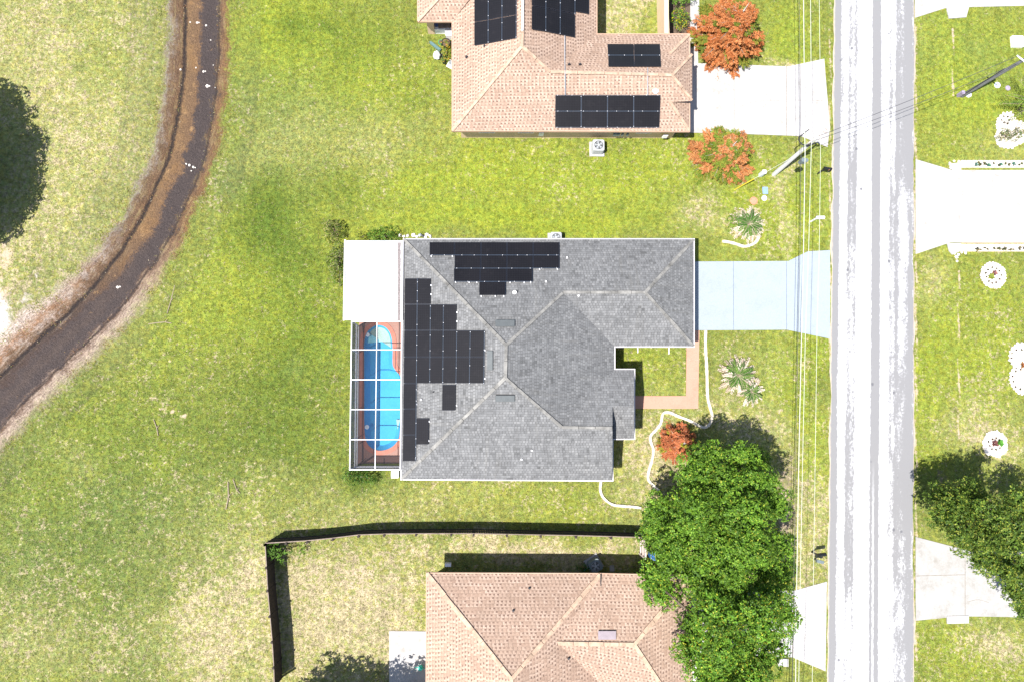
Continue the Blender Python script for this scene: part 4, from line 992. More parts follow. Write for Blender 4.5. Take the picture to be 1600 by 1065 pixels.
def leaves(P, D, U, ln, wd, droop=.0):
    """diamond leaves: base P, direction D, up U"""
    S = unit(np.cross(D, U)); n = len(P); ln = np.broadcast_to(ln, (n,))[:, None]; wd = np.broadcast_to(wd, (n,))[:, None]
    tip = P+D*ln; tip[:, 2:3] -= droop*ln
    mid = P+D*ln*.5
    V = np.stack([P, mid+S*wd, tip, mid-S*wd], 1).reshape(-1, 3); Fq = np.arange(4*n).reshape(n, 4); return V, Fq
def jcol(n, base, jit, rng, each=4):
    base = np.array(base); k = rng.integers(0, len(base), n); c = base[k]*(1+rng.normal(0, jit, (n, 1))); return np.repeat(np.clip(c, .003, 1), each, 0)
def crown(name, lobes, parent, palette, weights, dens=16, leaf=.19, seed=1, mat='leaf', sub=.62, core=0, base=None, **kw):
    rng = np.random.default_rng(seed); Pn = []; Nn = []
    Lb = np.array([(c.x, c.y, c.z, r, rz) for c, r, rz in lobes])
    S = []
    for (x, y, z, r, rz) in Lb:        # clumps on each lobe's surface, kept apart so that dark gaps stay between them
        n = int(4*math.pi*r*r*1.6/(sub*sub)); d = unit(rng.normal(size=(n*2, 3))); d = d[d[:, 2] > -.5][:n]
        S.append(np.concatenate([np.array((x, y, z))+d*np.array((r, r, rz))*rng.uniform(.70, 1.05, (len(d), 1)), d, sub*rng.uniform(.55, 1.25, (len(d), 1))], 1))
    S = np.concatenate(S); rng.shuffle(S)
    for (x, y, z, r, rz) in Lb:        # drop what is buried
        q = (S[:, :3]-np.array((x, y, z)))/np.array((r, r, rz)); S = S[np.linalg.norm(q, axis=1) > .68]
    keep = []
    for q in S:
        if keep:
            K = np.array(keep); dd = np.linalg.norm(K[:, :3]-q[:3], axis=1)
            if (dd < .50*(K[:, 6]+q[6])).any(): continue
        keep.append(q)
    S = np.array(keep); k = len(S); tone = rng.normal(0, .17, k)
    for i in range(k):
        n = max(4, int(dens*S[i, 6]**2*6.5)); d = unit(rng.normal(size=(n, 3))+S[i, 3:6]*.5+np.array((0, 0, .55)))
        bumpy = 1+.16*np.sin(d[:, 0:1]*7+i)*np.sin(d[:, 1:2]*7+i*2)
        Pn.append(np.concatenate([S[i, :3]+d*np.array((1, 1, .7))*S[i, 6]*bumpy*rng.uniform(.82, 1.03, (n, 1)), unit(d+np.array((0, 0, .3))), np.full((n, 1), tone[i])], 1))
    A = np.concatenate(Pn); m = 5; n = len(A)       # rosettes of m leaves
    P = np.repeat(A[:, :3], m, 0)+rng.normal(0, .025, (n*m, 3)); Nd = np.repeat(A[:, 3:6], m, 0); tn = np.repeat(A[:, 6], m)
    D = rng.normal(size=(n*m, 3)); D = unit(D-Nd*(D*Nd).sum(1, keepdims=True)*.8+Nd*.45); U = unit(Nd+rng.normal(0, .30, (n*m, 3)))
    V, Fq = leaves(P, D, U, leaf*rng.uniform(.7, 1.25, n*m), leaf*.27, .12)
    pal = np.array(palette); w_ = np.array(weights)/sum(weights); ck = rng.choice(len(pal), n*m, p=w_)
    c = pal[ck]*(1+tn[:, None]+rng.normal(0, .12, (n*m, 1)))
    if core:                                        # inner foliage that closes the crown
        IP = []
        for (x, y, z, r, rz) in Lb:
            q = unit(rng.normal(size=(int(core*r*r), 3)))*rng.uniform(.3, .66, (int(core*r*r), 1)); IP.append(np.array((x, y, z-.1*rz))+q*np.array((r, r, rz)))
        IP = np.concatenate(IP); q = len(IP); V2, F2 = leaves(IP, unit(rng.normal(size=(q, 3))*np.array((1, 1, .3))), unit(rng.normal(size=(q, 3))*.4+np.array((0, 0, 1))), leaf*2.2, leaf*.7, .1)
        F2 = F2+len(V); V = np.concatenate([V, V2]); Fq = np.concatenate([Fq, F2]); c = np.concatenate([c, pal[rng.integers(0, 3, q)]])
    return mesh_np(name, V, Fq, M[mat], np.repeat(np.clip(c, .004, 1), 4, 0), parent, base, **kw)
def lobe(px, py, rpx, z, flat=.75, big=False):
    if rpx > 20: rpx *= .76; z += 1.5*math.sin(px*.37+py*.23)
    r = rpx/22.0*(H-z)/H; return (W(px, py, z), r, r*flat)
def limbs(parent, base, lobes, tr, mat='bark', fork=.22):
    mb = MB(); mb2 = MB(); b = Vector(base); top = sum((l[0] for l in lobes), Vector())/len(lobes); f = b.lerp(top, fork); f.x = b.x*.7+top.x*.3; f.y = b.y*.7+top.y*.3
    mb.tube([b-Vector((0, 0, .1)), b+Vector((0, 0, .15)), b.lerp(f, .5)+Vector((.06, .04, 0)), f], [tr*1.5, tr*1.1, tr*.9, tr*.75], 9); mb.build('trunk', M[mat], parent, smooth=True)
    for c, r, rz in lobes:
        e = c-Vector((0, 0, rz*.3)); mid = f.lerp(e, .5)+Vector((random.uniform(-.3, .3), random.uniform(-.3, .3), .3)); mb2.tube([f, mid, e, e+Vector((0, 0, rz*.2))], [tr*.45, tr*.25, tr*.11, .02], 6)
        for k in range(7):
            d = Vector((random.gauss(0, 1), random.gauss(0, 1), random.uniform(-.1, 1))).normalized(); mb2.tube([mid.lerp(e, random.uniform(.3, 1)), e+Vector((d.x*r, d.y*r, d.z*rz))*.5, e+Vector((d.x*r, d.y*r, d.z*rz))*.8], [tr*.13, tr*.08, .015], 4)
    mb2.build('limb', M[mat], parent, smooth=True)
GREEN = [(.055, .125, .013), (.092, .185, .017), (.135, .25, .024), (.21, .33, .033), (.30, .32, .035)]; GW = [.25, .35, .24, .12, .04]

# big green trees by the street
bt = thing('shade_tree', 'large glossy green broadleaf tree spreading between grey roofed house lawn and street', 'tree', W(1120, 800, 0))
LA = [lobe(*a) for a in ((1108, 716, 34, 5.6), (1085, 745, 36, 5.4), (1160, 714, 28, 5.2), (1182, 716, 22, 4.8), (1130, 765, 46, 7.2), (1185, 755, 34, 6.2), (1212, 788, 30, 5.4), (1165, 805, 44, 7.8), (1085, 800, 40, 6.8),
                          (1030, 800, 34, 4.6), (1022, 835, 28, 4.2), (1060, 850, 42, 6.6), (1120, 845, 50, 8.0), (1175, 850, 42, 7.4), (1215, 850, 27, 5.6), (1040, 875, 26, 5.0), (1092, 890, 40, 7.2), (1140, 885, 40, 7.6), (1195, 885, 32, 6.6), (1222, 898, 22, 5.0))]
limbs(bt, W(1118, 812, 0), LA, .32)
crown('crown', LA, bt, GREEN, GW, 24, .15, 3, sub=.50, core=300)
bt2 = thing('shade_tree', 'green broadleaf tree dotted with yellow leaves, overhanging the bottom tan roof and its driveway', 'tree', W(1135, 960, 0))
LB = [lobe(*a) for a in ((1020, 905, 26, 4.6), (1035, 925, 26, 4.8), (1100, 925, 30, 6.4), (1150, 930, 42, 7.2), (1205, 930, 32, 6.0), (1228, 958, 24, 5.0), (1185, 968, 42, 7.4), (1120, 965, 44, 7.0), (1085, 980, 28, 5.6), (1078, 1012, 26, 5.2), (1120, 1015, 44, 7.2),
                          (1165, 1010, 34, 6.6), (1205, 1000, 30, 5.6), (1100, 1050, 26, 5.4), (1140, 1055, 40, 6.6), (1180, 1060, 30, 5.6), (1195, 1035, 22, 5.2), (1130, 1090, 40, 6.2))]
limbs(bt2, W(1130, 985, 0), LB, .30)
crown('crown', LB, bt2, GREEN[:-1]+[(.34, .33, .03), (.10, .24, .025)], [.2, .3, .22, .12, .07, .09], 24, .145, 9, sub=.50, core=240)
rt = thing('shade_tree', 'dark green tree with yellowish shoots at the right edge, overhanging the old concrete driveway', 'tree', W(1545, 830, 0))
LR = [lobe(*a) for a in ((1470, 775, 22, 4.4), (1468, 806, 22, 4.2), (1490, 800, 34, 5.6), (1525, 790, 30, 5.6), (1560, 800, 34, 6.2), (1590, 780, 24, 6.0), (1620, 800, 40, 6.4), (1505, 838, 30, 5.2), (1545, 835, 40, 6.6), (1590, 840, 40, 7.0), (1640, 850, 40, 6.4),
                          (1535, 875, 24, 4.8), (1570, 885, 34, 6.0), (1605, 895, 34, 6.2), (1590, 925, 26, 4.8), (1620, 935, 30, 5.0), (1600, 955, 14, 4.0), (1510, 770, 20, 4.6))]
limbs(rt, W(1560, 838, 0), LR, .28)
crown('crown', LR, rt, [(.045, .085, .015), (.08, .14, .02), (.13, .195, .026), (.23, .26, .035), (.26, .27, .045)], [.25, .35, .22, .12, .06], 22, .135, 5, sub=.46, core=280)
lt = thing('shade_tree', 'dark green tree cut by the left edge, shading the pale grass beside the dirt track', 'tree', W(-70, 300, 0))
LL = []
for x, y, r_, z in ((-20, 335, 32, 3.6), (-2, 312, 26, 3.6), (-30, 365, 26, 3.0), (-10, 275, 28, 4.4), (-2, 250, 22, 4.8), (-42, 235, 30, 5.0), (-50, 300, 36, 5.5), (-60, 200, 22, 5.5), (-28, 215, 24, 5.0), (-45, 180, 22, 5.0), (-90, 280, 45, 6.5), (-52, 340, 34, 5.0), (-75, 215, 34, 6), (-110, 330, 50, 6)):
    c = W(x, y, 0); c.z = z; LL.append((c, r_/22, r_/22*.8))
limbs(lt, W(-70, 290, 0), LL, .3); crown('crown', LL, lt, [(.035, .085, .014), (.055, .125, .018), (.09, .17, .025)], [.4, .4, .2], 13, .2, 6, core=200)
# trees just outside the frame whose shadows fall into it
st = thing('shade_tree', 'tree beyond the bottom edge throwing shade over the dry yard and patio slab', 'tree', W(505, 1090, 0))
LS = []
for x, y, r, z in ((480, 1085, 26, 4.2), (520, 1098, 30, 4.6), (455, 1108, 28, 4.2), (498, 1045+62, 24, 5.2), (560, 1110, 30, 4.6), (600, 1098, 26, 4.8), (632, 1082, 18, 4.4), (545, 1120, 40, 5.5), (590, 1130, 40, 5), (470, 1130, 34, 4.5)):
    c = W(x, y, 0); c.z = z; r = r/22.; LS.append((c, r, r*.75))
limbs(st, W(530, 1115, 0), LS, .22); crown('crown', LS, st, GREEN, GW, 10, .2, 8, core=90)

# ------------------------------------------------------------------ rust coloured cypresses
def cypress(label, px, py, R_, ht, seed, pal, wts, zc=None, nb=150):
    rng = np.random.default_rng(seed); b = W(px, py, ht*.5); b.z = 0
    t = thing('cypress_tree', label, 'tree', b)
    mb = MB(); mb.tube([b-Vector((0, 0, .05)), b+Vector((0, 0, ht*.5)), b+Vector((.05, .05, ht))], [.05*ht/3+.03, .03*ht/3+.02, .012], 7); mb.build('trunk', M['barkpale'], t, smooth=True)
    br = MB(); PP = []; DD = []; UU = []; LN = []; CC = []
    for i in range(nb):
        f = (i+.5)/nb; h = ht*(.18+.80*f); L_ = R_*(1-f)**.62*rng.uniform(.72, 1.12)+.12; a = i*2.39996+rng.normal(0, .25)
        up = .10+.75*f+rng.normal(0, .08); d = np.array((math.cos(a), math.sin(a), up*.55)); d /= np.linalg.norm(d)
        p0 = np.array((b.x, b.y, h-.15*ht)); tipv = p0+d*L_-np.array((0, 0, .10*L_))
        if i % 2 == 0 : br.tube([p0, (p0+tipv)/2+np.array((0, 0, .04*L_)), tipv], [.022, .014, .005], 4)
        green = rng.random() < wts[1]; clump = rng.normal(0, .12)
        nt_ = int(7+L_*9)
        for k in range(nt_):
            s = .22+.78*(k+rng.random())/nt_; base = p0+(tipv-p0)*s; side = 1 if k % 2 else -1
            lt_ = L_*.26*(1.15-s*.75)+.06; ang = a+side*rng.uniform(.5, 1.0); dt = np.array((math.cos(ang), math.sin(ang), rng.uniform(-.25, .2)))
            m = max(3, int(lt_/.035)); ts = (np.arange(m)+.5)/m; bp = base+dt*lt_*ts[:, None]
            for q in (-1, 1):
                an = ang+q*rng.uniform(.4, .9, m); PP.append(bp+rng.normal(0, .012, (m, 3))); DD.append(unit(np.stack([np.cos(an), np.sin(an), rng.normal(-.1, .35, m)], 1)))
                UU.append(np.tile([[0, 0, 1.]], (m, 1))+rng.normal(0, .45, (m, 3))); LN.append(rng.uniform(.09, .17, m))
                c = np.array(pal[(2 if rng.random() < .5 else 3) if green else (0 if rng.random() < .6 else 1)]); CC.append(np.clip(c*(1+clump+rng.normal(0, .15, (m, 1))), .004, 1))
    br.build('branch', M['barkpale'], t)
    P_, D_, U_ = np.concatenate(PP), np.concatenate(DD), unit(np.concatenate(UU)); V, Fq = leaves(P_, D_, U_, np.concatenate(LN), .028, .1)
    mesh_np('crown', V, Fq, M['needle'], np.repeat(np.concatenate(CC), 4, 0), t)
RUST = [(.37, .125, .042), (.46, .20, .08), (.20, .19, .03), (.12, .16, .025)]
cypress('biggest rust orange cypress, beside the white driveway at the top edge', 1148, 38, 2.75, 5.0, 11, RUST, [0, .18], nb=230)
cypress('rust and olive green cypress below the white driveway, near the leaning utility pole', 1137, 236, 2.25, 3.4, 12, [(.38, .15, .055), (.44, .22, .09), (.22, .20, .035), (.13, .19, .025)], [0, .50], nb=170)
cypress('smallest rust red cypress, next to the big shade tree and white lawn edging', 1063, 692, 1.3, 2.6, 13, [(.37, .115, .05), (.46, .18, .08), (.30, .25, .03), (.2, .2, .03)], [0, .10], nb=110)

# ------------------------------------------------------------------ palms
def palm(name, label, px, py, Rr, seed, green, dead, nf=34, hgt=.35, group=None, up=.5):
    rng = np.random.default_rng(seed); b = W(px, py, .4); b.z = 0; t = thing(name, label, 'palm', b, group)
    mb = MB(); mb.tube([b-Vector((0, 0, .05)), b+Vector((0, 0, hgt*.5)), b+Vector((0, 0, hgt))], [.16, .19, .13], 9); mb.build('trunk', M['bark'], t)
    for kind, cols, n, rr, el in (('dead_frond', dead, nf if dead else 0, 1.0, .10), ('green_frond', green, int(nf*.7), .72 if dead else 1.0, up)):
        if not n: continue
        PP = []; DD = []; UU = []; LN = []; CC = []; st_ = MB()
        for i in range(n):
            a = 2*math.pi*i/n+rng.normal(0, .12); L_ = Rr*rr*rng.uniform(.75, 1.1); m = 16; s = (np.arange(m)+1)/m
            e = el+rng.normal(0, .15); z = hgt+L_*(e*s-.75*(e*.6+.35)*s**2)+.05; z = np.maximum(z, .05+.05*rng.random()); rad = L_*s*.95; curve = rng.normal(0, .15)
            x = b.x+rad*np.cos(a+curve*s); y = b.y+rad*np.sin(a+curve*s); P_ = np.stack([x, y, z], 1); st_.tube(P_[::3], .012, 3)
            for sd in (-1, 1):
                an = a+curve*s+sd*rng.uniform(.6, .95, m); PP.append(P_); DD.append(unit(np.stack([np.cos(an), np.sin(an), rng.normal(.05, .2, m)], 1))); UU.append(np.tile([[0, 0, 1.]], (m, 1))+rng.normal(0, .5, (m, 3)))
                LN.append(.30*Rr/1.5*(1.15-s*.75)*rng.uniform(.8, 1.25)); c = np.array(cols[rng.integers(len(cols))]); CC.append(np.clip(c*(1+rng.normal(0, .12, (m, 1))), .004, 1))
        V, Fq = leaves(np.concatenate(PP), np.concatenate(DD), unit(np.concatenate(UU)), np.concatenate(LN), .036 if dead else .026, .15)
        mesh_np(kind, V, Fq, M['frond'], np.repeat(np.concatenate(CC), 4, 0), t); st_.build('frond_stem', M['twig'], t)
G1 = [(.08, .17, .03), (.13, .22, .04), (.05, .12, .02)]; D1 = [(.56, .48, .41), (.66, .58, .49), (.46, .37, .29)]
palm('sago_palm', 'pale dried sago palm inside the broken white stone arc, above the painted driveway', 1170, 350, 1.45, 21, G1, D1, 40)
palm('sago_palm', 'larger dried sago palm with green heart on the lawn right of the pink walkway', 1153, 586, 1.5, 22, G1, D1, 38, .45)
palm('sago_palm', 'smaller dried sago palm touching the lower right of the larger one', 1175, 611, 1.1, 23, G1, D1, 26, .3)
palm('date_palm', 'green feathery palm at the right edge above the curved stone bed', 1600, 170, 2.5, 24, [(.12, .20, .03), (.20, .26, .04), (.08, .16, .03)], None, 34, 1.2, None, .55)

# ------------------------------------------------------------------ shrubs
def shrub(label, pts, seed, pal=None, leaf=.10, name='shrub', cat='shrub', sub=.22, dens=26, group=None, wts=None):
    lb = [lobe(x, y, r, z, .9) for x, y, r, z in pts]; b = Vector(lb[0][0]); b.z = 0; t = thing(name, label, cat, b, group)
    mb = MB()
    for c, r, rz in lb: mb.tube([b, (b+c)/2, c], [.04, .03, .015], 5)
    mb.build('stem', M['bark'], t); pal = pal or [(.05, .12, .015), (.09, .19, .02), (.14, .24, .03)]
    crown('foliage', lb, t, pal, wts or [1]*len(pal), dens, leaf, seed, 'leaf', sub)
shrub('leafy green shrub against the left side of the white patio roof', [(528, 398, 10, .6), (533, 411, 9, .6), (527, 424, 9, .5), (532, 388, 8, .7), (519, 408, 7, .4), (531, 440, 6, .4)], 31, [(.06, .12, .02), (.13, .20, .02), (.26, .24, .12)])
shrub('olive shrub on the grass at the upper left corner of the patio roof', [(521, 357, 11, .6), (529, 363, 8, .5), (516, 370, 8, .4), (512, 352, 6, .4)], 32, [(.05, .10, .015), (.16, .2, .03), (.30, .25, .12)])
shrub('low dark green shrub along the top edge of the white patio roof', [(592, 367, 8, .6), (604, 365, 9, .7), (614, 368, 7, .5), (583, 370, 7, .4)], 33)
shrub('small yellow green shrub beside the top edge of the patio roof', [(562, 369, 5, .5), (570, 368, 4, .4)], 37, [(.14, .18, .02), (.24, .26, .03)])
shrub('dark green bushy shrub at the lower left corner of the pool cage', [(545, 743, 8, .6), (556, 745, 9, .6), (568, 744, 8, .6), (582, 747, 6, .5), (539, 737, 5, .5)], 34, [(.035, .09, .012), (.06, .15, .02), (.12, .2, .03)])
shrub('round shrub with yellow flowers in the bed by the upper house walkway', [(1062, 22, 9, .8), (1058, 30, 9, .8), (1067, 30, 9, .8), (1063, 38, 8, .7)], 35, [(.06, .15, .02), (.13, .25, .03), (.6, .5, .02)], wts=[.45, .35, .2])
shrub('green shrub cut by the top edge beside the upper house walkway', [(1062, -2, 11, .8), (1052, 0, 7, .7), (1074, -4, 9, .7)], 36, [(.08, .19, .02), (.16, .28, .03)])
shrub('light green creeper spilling over the inner corner of the brown fence', [(421, 856, 6, 1.5), (431, 860, 7, 1.2), (437, 868, 4, .8), (442, 877, 3, .5), (447, 858, 4, .9), (424, 866, 5, 1.3)], 38, [(.10, .22, .03), (.18, .32, .05)], name='creeper', cat='creeper')
shrub('tiny weed sapling casting its own shadow near the fence corner', [(470, 858, 5, .5), (466, 862, 3, .4)], 39, [(.12, .22, .03), (.2, .3, .05)], name='sapling', cat='sapling')
shrub('small green weed at the lower right of the fence corner creeper', [(1026, 862, 4, .4), (1024, 858, 3, .4)], 40, name='weed', cat='weed') if 0 else None
shrub('low green fern left of the dried palm inside the stone arc', [(1146, 345, 8, .3), (1141, 351, 6, .25), (1150, 338, 5, .3)], 41, [(.09, .18, .02), (.2, .28, .04)], name='fern', cat='fern')
shrub('dark green weed against the wall by the shaded air conditioner', [(913, 890, 5, .4), (918, 887, 5, .5), (909, 887, 4, .3)], 42, [(.03, .09, .012), (.06, .14, .02)])
shrub('green and orange leafy plant in the clutter by the upper tan house', [(698, 82, 6, .5), (700, 92, 5, .5), (696, 72, 5, .5)], 43, [(.10, .18, .02), (.45, .28, .03), (.16, .26, .03)])

# ------------------------------------------------------------------ garden edging
def ribbon(name, label, cat, px, w_=.20, h=.13, mat='edging', gaps=True):
    pts = smoothline([W(x, y, h) for x, y in px], 6); mb = MB()
    for i in range(len(pts)-1):
        a, b = Vector(pts[i]), Vector(pts[i+1]); d = (b-a); a.z = b.z = h/2; ww = w_*random.uniform(.85, 1.1)
        mb.bar(a, a+(b-a)*(.97 if i % 3 == 2 else 1.02), ww, h)
    return mb.build(name, M[mat], label=label, cat=cat)
ribbon('lawn_edging', 'long winding white concrete lawn edging from painted driveway to the big tree', 'edging', [(1103, 516), (1102.5, 540), (1104, 565), (1105, 590), (1106, 620), (1110, 637), (1113, 650), (1109, 662), (1100, 667), (1090, 663), (1076, 656), (1060, 650), (1046, 644), (1036, 646), (1033, 660), (1026, 670), (1017, 680), (1017, 690), (1021, 702), (1019, 718), (1014, 735), (1013, 748), (1020, 757), (1030, 766)], .19)
ribbon('lawn_edging', 'short curved white lawn edging by the lower right corner of the grey roofed house', 'edging', [(939, 752), (938, 764), (941, 774), (948, 782), (958, 788), (972, 790), (986, 791), (1002, 793)], .17)
ribbon('stone_arc', 'broken white stone arc around the dried palm above the painted driveway', 'edging', [(1129, 377), (1138, 378), (1150, 381), (1163, 385), (1175, 382), (1183, 376), (1186, 368)], .2)

# ------------------------------------------------------------------ utilities in the lawn
def lid(label, cat, px, py, r, mat, name, round_=True):
    p = W(px, py, 0); mb = MB()
    if round_: mb.ring(p, r*.86, r, -.02, .035, 20); mb.cyl(p, r*.84, .028, 20); mb.box(p+Vector((0, r*.45, .03)), (.1, .05, .012))
    else: mb.box(p+Vector((0, 0, .01)), (r*1.5, r*2, .05)); mb.box(p+Vector((0, 0, .04)), (r*1.3, r*1.8, .012)); mb.box(p+Vector((0, r*.6, .05)), (.08, .05, .02))
    return mb.build(name, M[mat], label=label, cat=cat)
lid('blue water meter cover in the lawn near the leaning pole', 'cover', 1195.5, 298, .26, 'blue', 'meter_cover', False)
lid('small white valve cover just below the blue meter cover', 'cover', 1194, 310, .2, 'whitep', 'valve_cover')
lid('round red lid in the grass above the dried palm', 'cover', 1177.5, 314, .3, 'red', 'access_lid')
lid('round pale blue lid beside the right edge palm', 'cover', 1558, 133.5, .24, 'whitep', 'access_lid')
lid('round mauve lid beside the right edge palm', 'cover', 1574.5, 138, .2, 'mauve', 'access_lid')
lid('white round cover at the foot of the right hand utility pole', 'cover', 1513, 148, .24, 'whitep', 'access_lid')
def pedestal(label, px, py, h=.75):
    p = W(px, py, h); p.z = 0; t = thing('utility_pedestal', label, 'utility box', p); MB().box(p+Vector((0, 0, h/2)), (.24, .24, h)).build('housing', M['whitep'], t); MB().box(p+Vector((0, 0, h+.03)), (.28, .28, .06)).build('cap', M['white'], t)
pedestal('small white utility box on the lawn left of the leaning pole', 1194, 269)
# square planter on the right lawn
sp = thing('square_planter', 'small white square planter of tan soil on the right hand lawn near the top', 'planter', W(1587, 67, 0)); p = W(1587, 67, 0); mb = MB()
for dx_, dy_, sx, sy in ((0, .36, .88, .16), (0, -.36, .88, .16), (.36, 0, .16, .56), (-.36, 0, .16, .56)): mb.box(p+Vector((dx_, dy_, .12)), (sx, sy, .26))
mb.build('frame', M['white'], sp); MB().box(p+Vector((0, 0, .06)), (.56, .56, .16)).build('soil_fill', M['brick'], sp)

# mailboxes
def mailbox(label, px, py, mat, post, rz=0.0, paper=False):
    p = W(px, py, 1.1); p.z = 0; t = thing('mailbox', label, 'mailbox', p, 'mailboxes along the street'); R3 = Matrix.Rotation(rz, 3, 'Z'); q = lambda v: p+R3 @ Vector(v)
    mb = MB(); mb.box(q((-.18, 0, .5)), (.09, .09, 1.0), rz); mb.bar(q((-.18, 0, .75)), q((.12, 0, .97)), .05, .05); mb.build('post', M[post], t)
    mb = MB(); n = 8; prof_ = [(-.11, 0), (.11, 0)]+[(.11*math.cos(math.pi*k/n), .13+.11*math.sin(math.pi*k/n)) for k in range(n+1)]
    mb.hexa([q((-.27, a, 1.0+b)) for a, b in prof_], [q((.27, a, 1.0+b)) for a, b in prof_]); mb.build('box', M[mat], t)
    mb = MB(); mb.hexa([q((.272, a*1.05, 1.0+b*1.02)) for a, b in prof_], [q((.29, a*1.05, 1.0+b*1.02)) for a, b in prof_]); mb.build('door', M[mat], t)
    mb = MB(); mb.box(q((.05, -.13, 1.24)), (.03, .015, .18), rz); mb.build('flag', M['red'], t)
mailbox('black mailbox at the street edge near the leaning utility pole', 1293, 264, 'black', 'dark', -.15)
mailbox('white mailbox at the street edge above the painted driveway', 1281.5, 340, 'white', 'white', .02)
mailbox('black mailbox with blue base at the street edge beside the big trees', 1284, 866, 'black', 'dark', .1)
t = thing('paper_box', 'small blue black newspaper box just below the lowest mailbox', 'newspaper box', W(1284, 877, 0)); p = W(1281, 876.5, .8)
MB().box((p.x, p.y, .8), (.5, .2, .22), -.25).build('box', M['acdark'], t); MB().box((p.x, p.y, .35), (.08, .08, .7)).build('post', M['dark'], t); MB().box((p.x+.24, p.y-.06, .8), (.03, .15, .17), -.25).build('door', M['deepblue'], t)

# ------------------------------------------------------------------ poles and wires
pb = W(1209, 273, 0); ptop = W(1276, 215, 6.6)
up_ = thing('utility_pole', 'pale concrete utility pole at the end of the upper white driveway', 'utility pole', pb)
d = (ptop-pb).normalized(); MB().tube([pb-Vector((0, 0, .3)), pb.lerp(ptop, .5), ptop], [.17, .15, .12], 8).build('pole', M['pole'], up_)
mb = MB(); mb.tube([ptop-Vector((.5, .35, .15)), ptop+Vector((.6, .5, -.1))], .05, 6); mb.build('crossarm', M['palewood'], up_)
mb = MB(); mb.ring(ptop+Vector((.62, .5, -.05)), .10, .17, 0, .1, 14); mb.build('insulator', M['palewood'], up_)
mb = MB(); c = W(1256, 221, 5.6)
mb.tube([c+Vector((.42*math.cos(a), .42*math.sin(a), .03*k)) for k, a in enumerate(np.linspace(1.8, 5.4, 16))], .045, 6); mb.tube([c+Vector((-.1, .45, 0)), c+Vector((.3, .75, .2))], .03, 5); mb.tube([c+Vector((.2, -.35, 0)), c+Vector((.8, -.1, 0))], .05, 5)
mb.build('cable_loop', M['dark'], up_)
mb = MB(); c = W(1253, 252, 5.8); mb.cyl(c-Vector((0, 0, .25)), .15, .5, 14); mb.cyl(c+Vector((.22, 0, -.25)), .13, .45, 12); mb.build('splice_case', M['acdark'], up_)
# guy wire with yellow guard
g0 = W(1147, 297, 0); g1 = pb.lerp(ptop, .55)
gw = thing('guy_wire', 'thin guy wire with yellow guard anchored in the lawn left of the leaning pole', 'guy wire', g0)
MB().tube([g0, g1], .012, 5).build('cable', M['wire'], gw); MB().tube([g0-Vector((0, 0, .05)), g0.lerp(g1, .34)], .045, 7).build('guard', M['yellow'], gw)
pb2 = W(1503, 150, 0); pt2 = W(1606, 90, 6.4)
up2 = thing('utility_pole', 'weathered dark grey utility pole on the right hand lawn near the palm', 'utility pole', pb2)
MB().tube([pb2-Vector((0, 0, .3)), pb2.lerp(pt2, .5), pt2], [.16, .14, .11], 8).build('pole', M['poledark'], up2)
MB().tube([pt2-Vector((.5, -.3, .3)), pt2+Vector((.3, -.4, -.3))], .05, 6).build('crossarm', M['alu'], up2)
MB().tube([pb2+Vector((-.16, -.1, 0)), pb2.lerp(pt2, .7)+Vector((-.13, .1, 0))], .035, 5).build('riser_pipe', M['dark'], up2)
MB().box(pb2+Vector((-.3, 0, .3)), (.25, .25, .6)).build('ground_box', M['mauve'], up2)
def wire(label, pts, r, mat):
    P_ = [W(*p) for p in pts]; a = P_[0]+(P_[0]-P_[1]).normalized()*45; a.z = P_[0].z+.5; b = P_[-1]+(P_[-1]-P_[-2]).normalized()*45; b.z = P_[-1].z+.5
    MB().tube([a]+P_+[b], r, 5).build('power_line', M[mat], label=label, cat='power line', group='overhead lines along the street')
wire('brightest thick white overhead line running down the street verge', [(1255.5, -10, 6.9), (1257.5, 215, 6.5), (1258, 235, 6.45), (1255.5, 390, 6.1), (1252.5, 520, 5.8), (1248.5, 700, 5.8), (1245, 900, 6.2), (1243, 1075, 6.6)], .024, 'wire')
wire('thin white overhead line just right of the thickest one', [(1266.5, -10, 7), (1268, 215, 6.6), (1267.5, 235, 6.5), (1263.5, 390, 6.1), (1258.5, 520, 5.8), (1254.5, 700, 5.8), (1250.5, 900, 6.2), (1248, 1075, 6.6)], .016, 'wire')
wire('rightmost thin white overhead line, nearest the road', [(1280, -10, 7), (1281.5, 120, 6.8), (1282, 250, 6.5), (1280, 390, 6.1), (1276.5, 520, 5.8), (1274, 700, 5.8), (1271, 900, 6.2), (1269, 1075, 6.6)], .013, 'wire')
wire('dark doubled overhead line left of the thickest white one', [(1248.5, -10, 6.7), (1250, 100, 6.6), (1251, 195, 6.4), (1252, 218, 6.2), (1251.5, 250, 6.0), (1250, 390, 5.7), (1247, 520, 5.4), (1243.5, 700, 5.4), (1240.5, 900, 5.8), (1238, 1075, 6.2)], .015, 'wiredark')
def span(label, a, b, sag, r=.017, mat='wiredark'):
    P_ = [a.lerp(b, i/14)-Vector((0, 0, sag*4*(i/14)*(1-i/14))) for i in range(15)]; MB().tube(P_, r, 5).build('power_line', M[mat], label=label, cat='power line', group='lines crossing the street')
span('upper dark line crossing the street between the two utility poles', ptop+Vector((.1, .1, -.1)), pt2+Vector((-.3, .3, -.2)), .35)
span('lower dark line crossing the street between the two utility poles', ptop+Vector((0, -.1, -.3)), pt2+Vector((-.2, -.1, -.6)), .7)

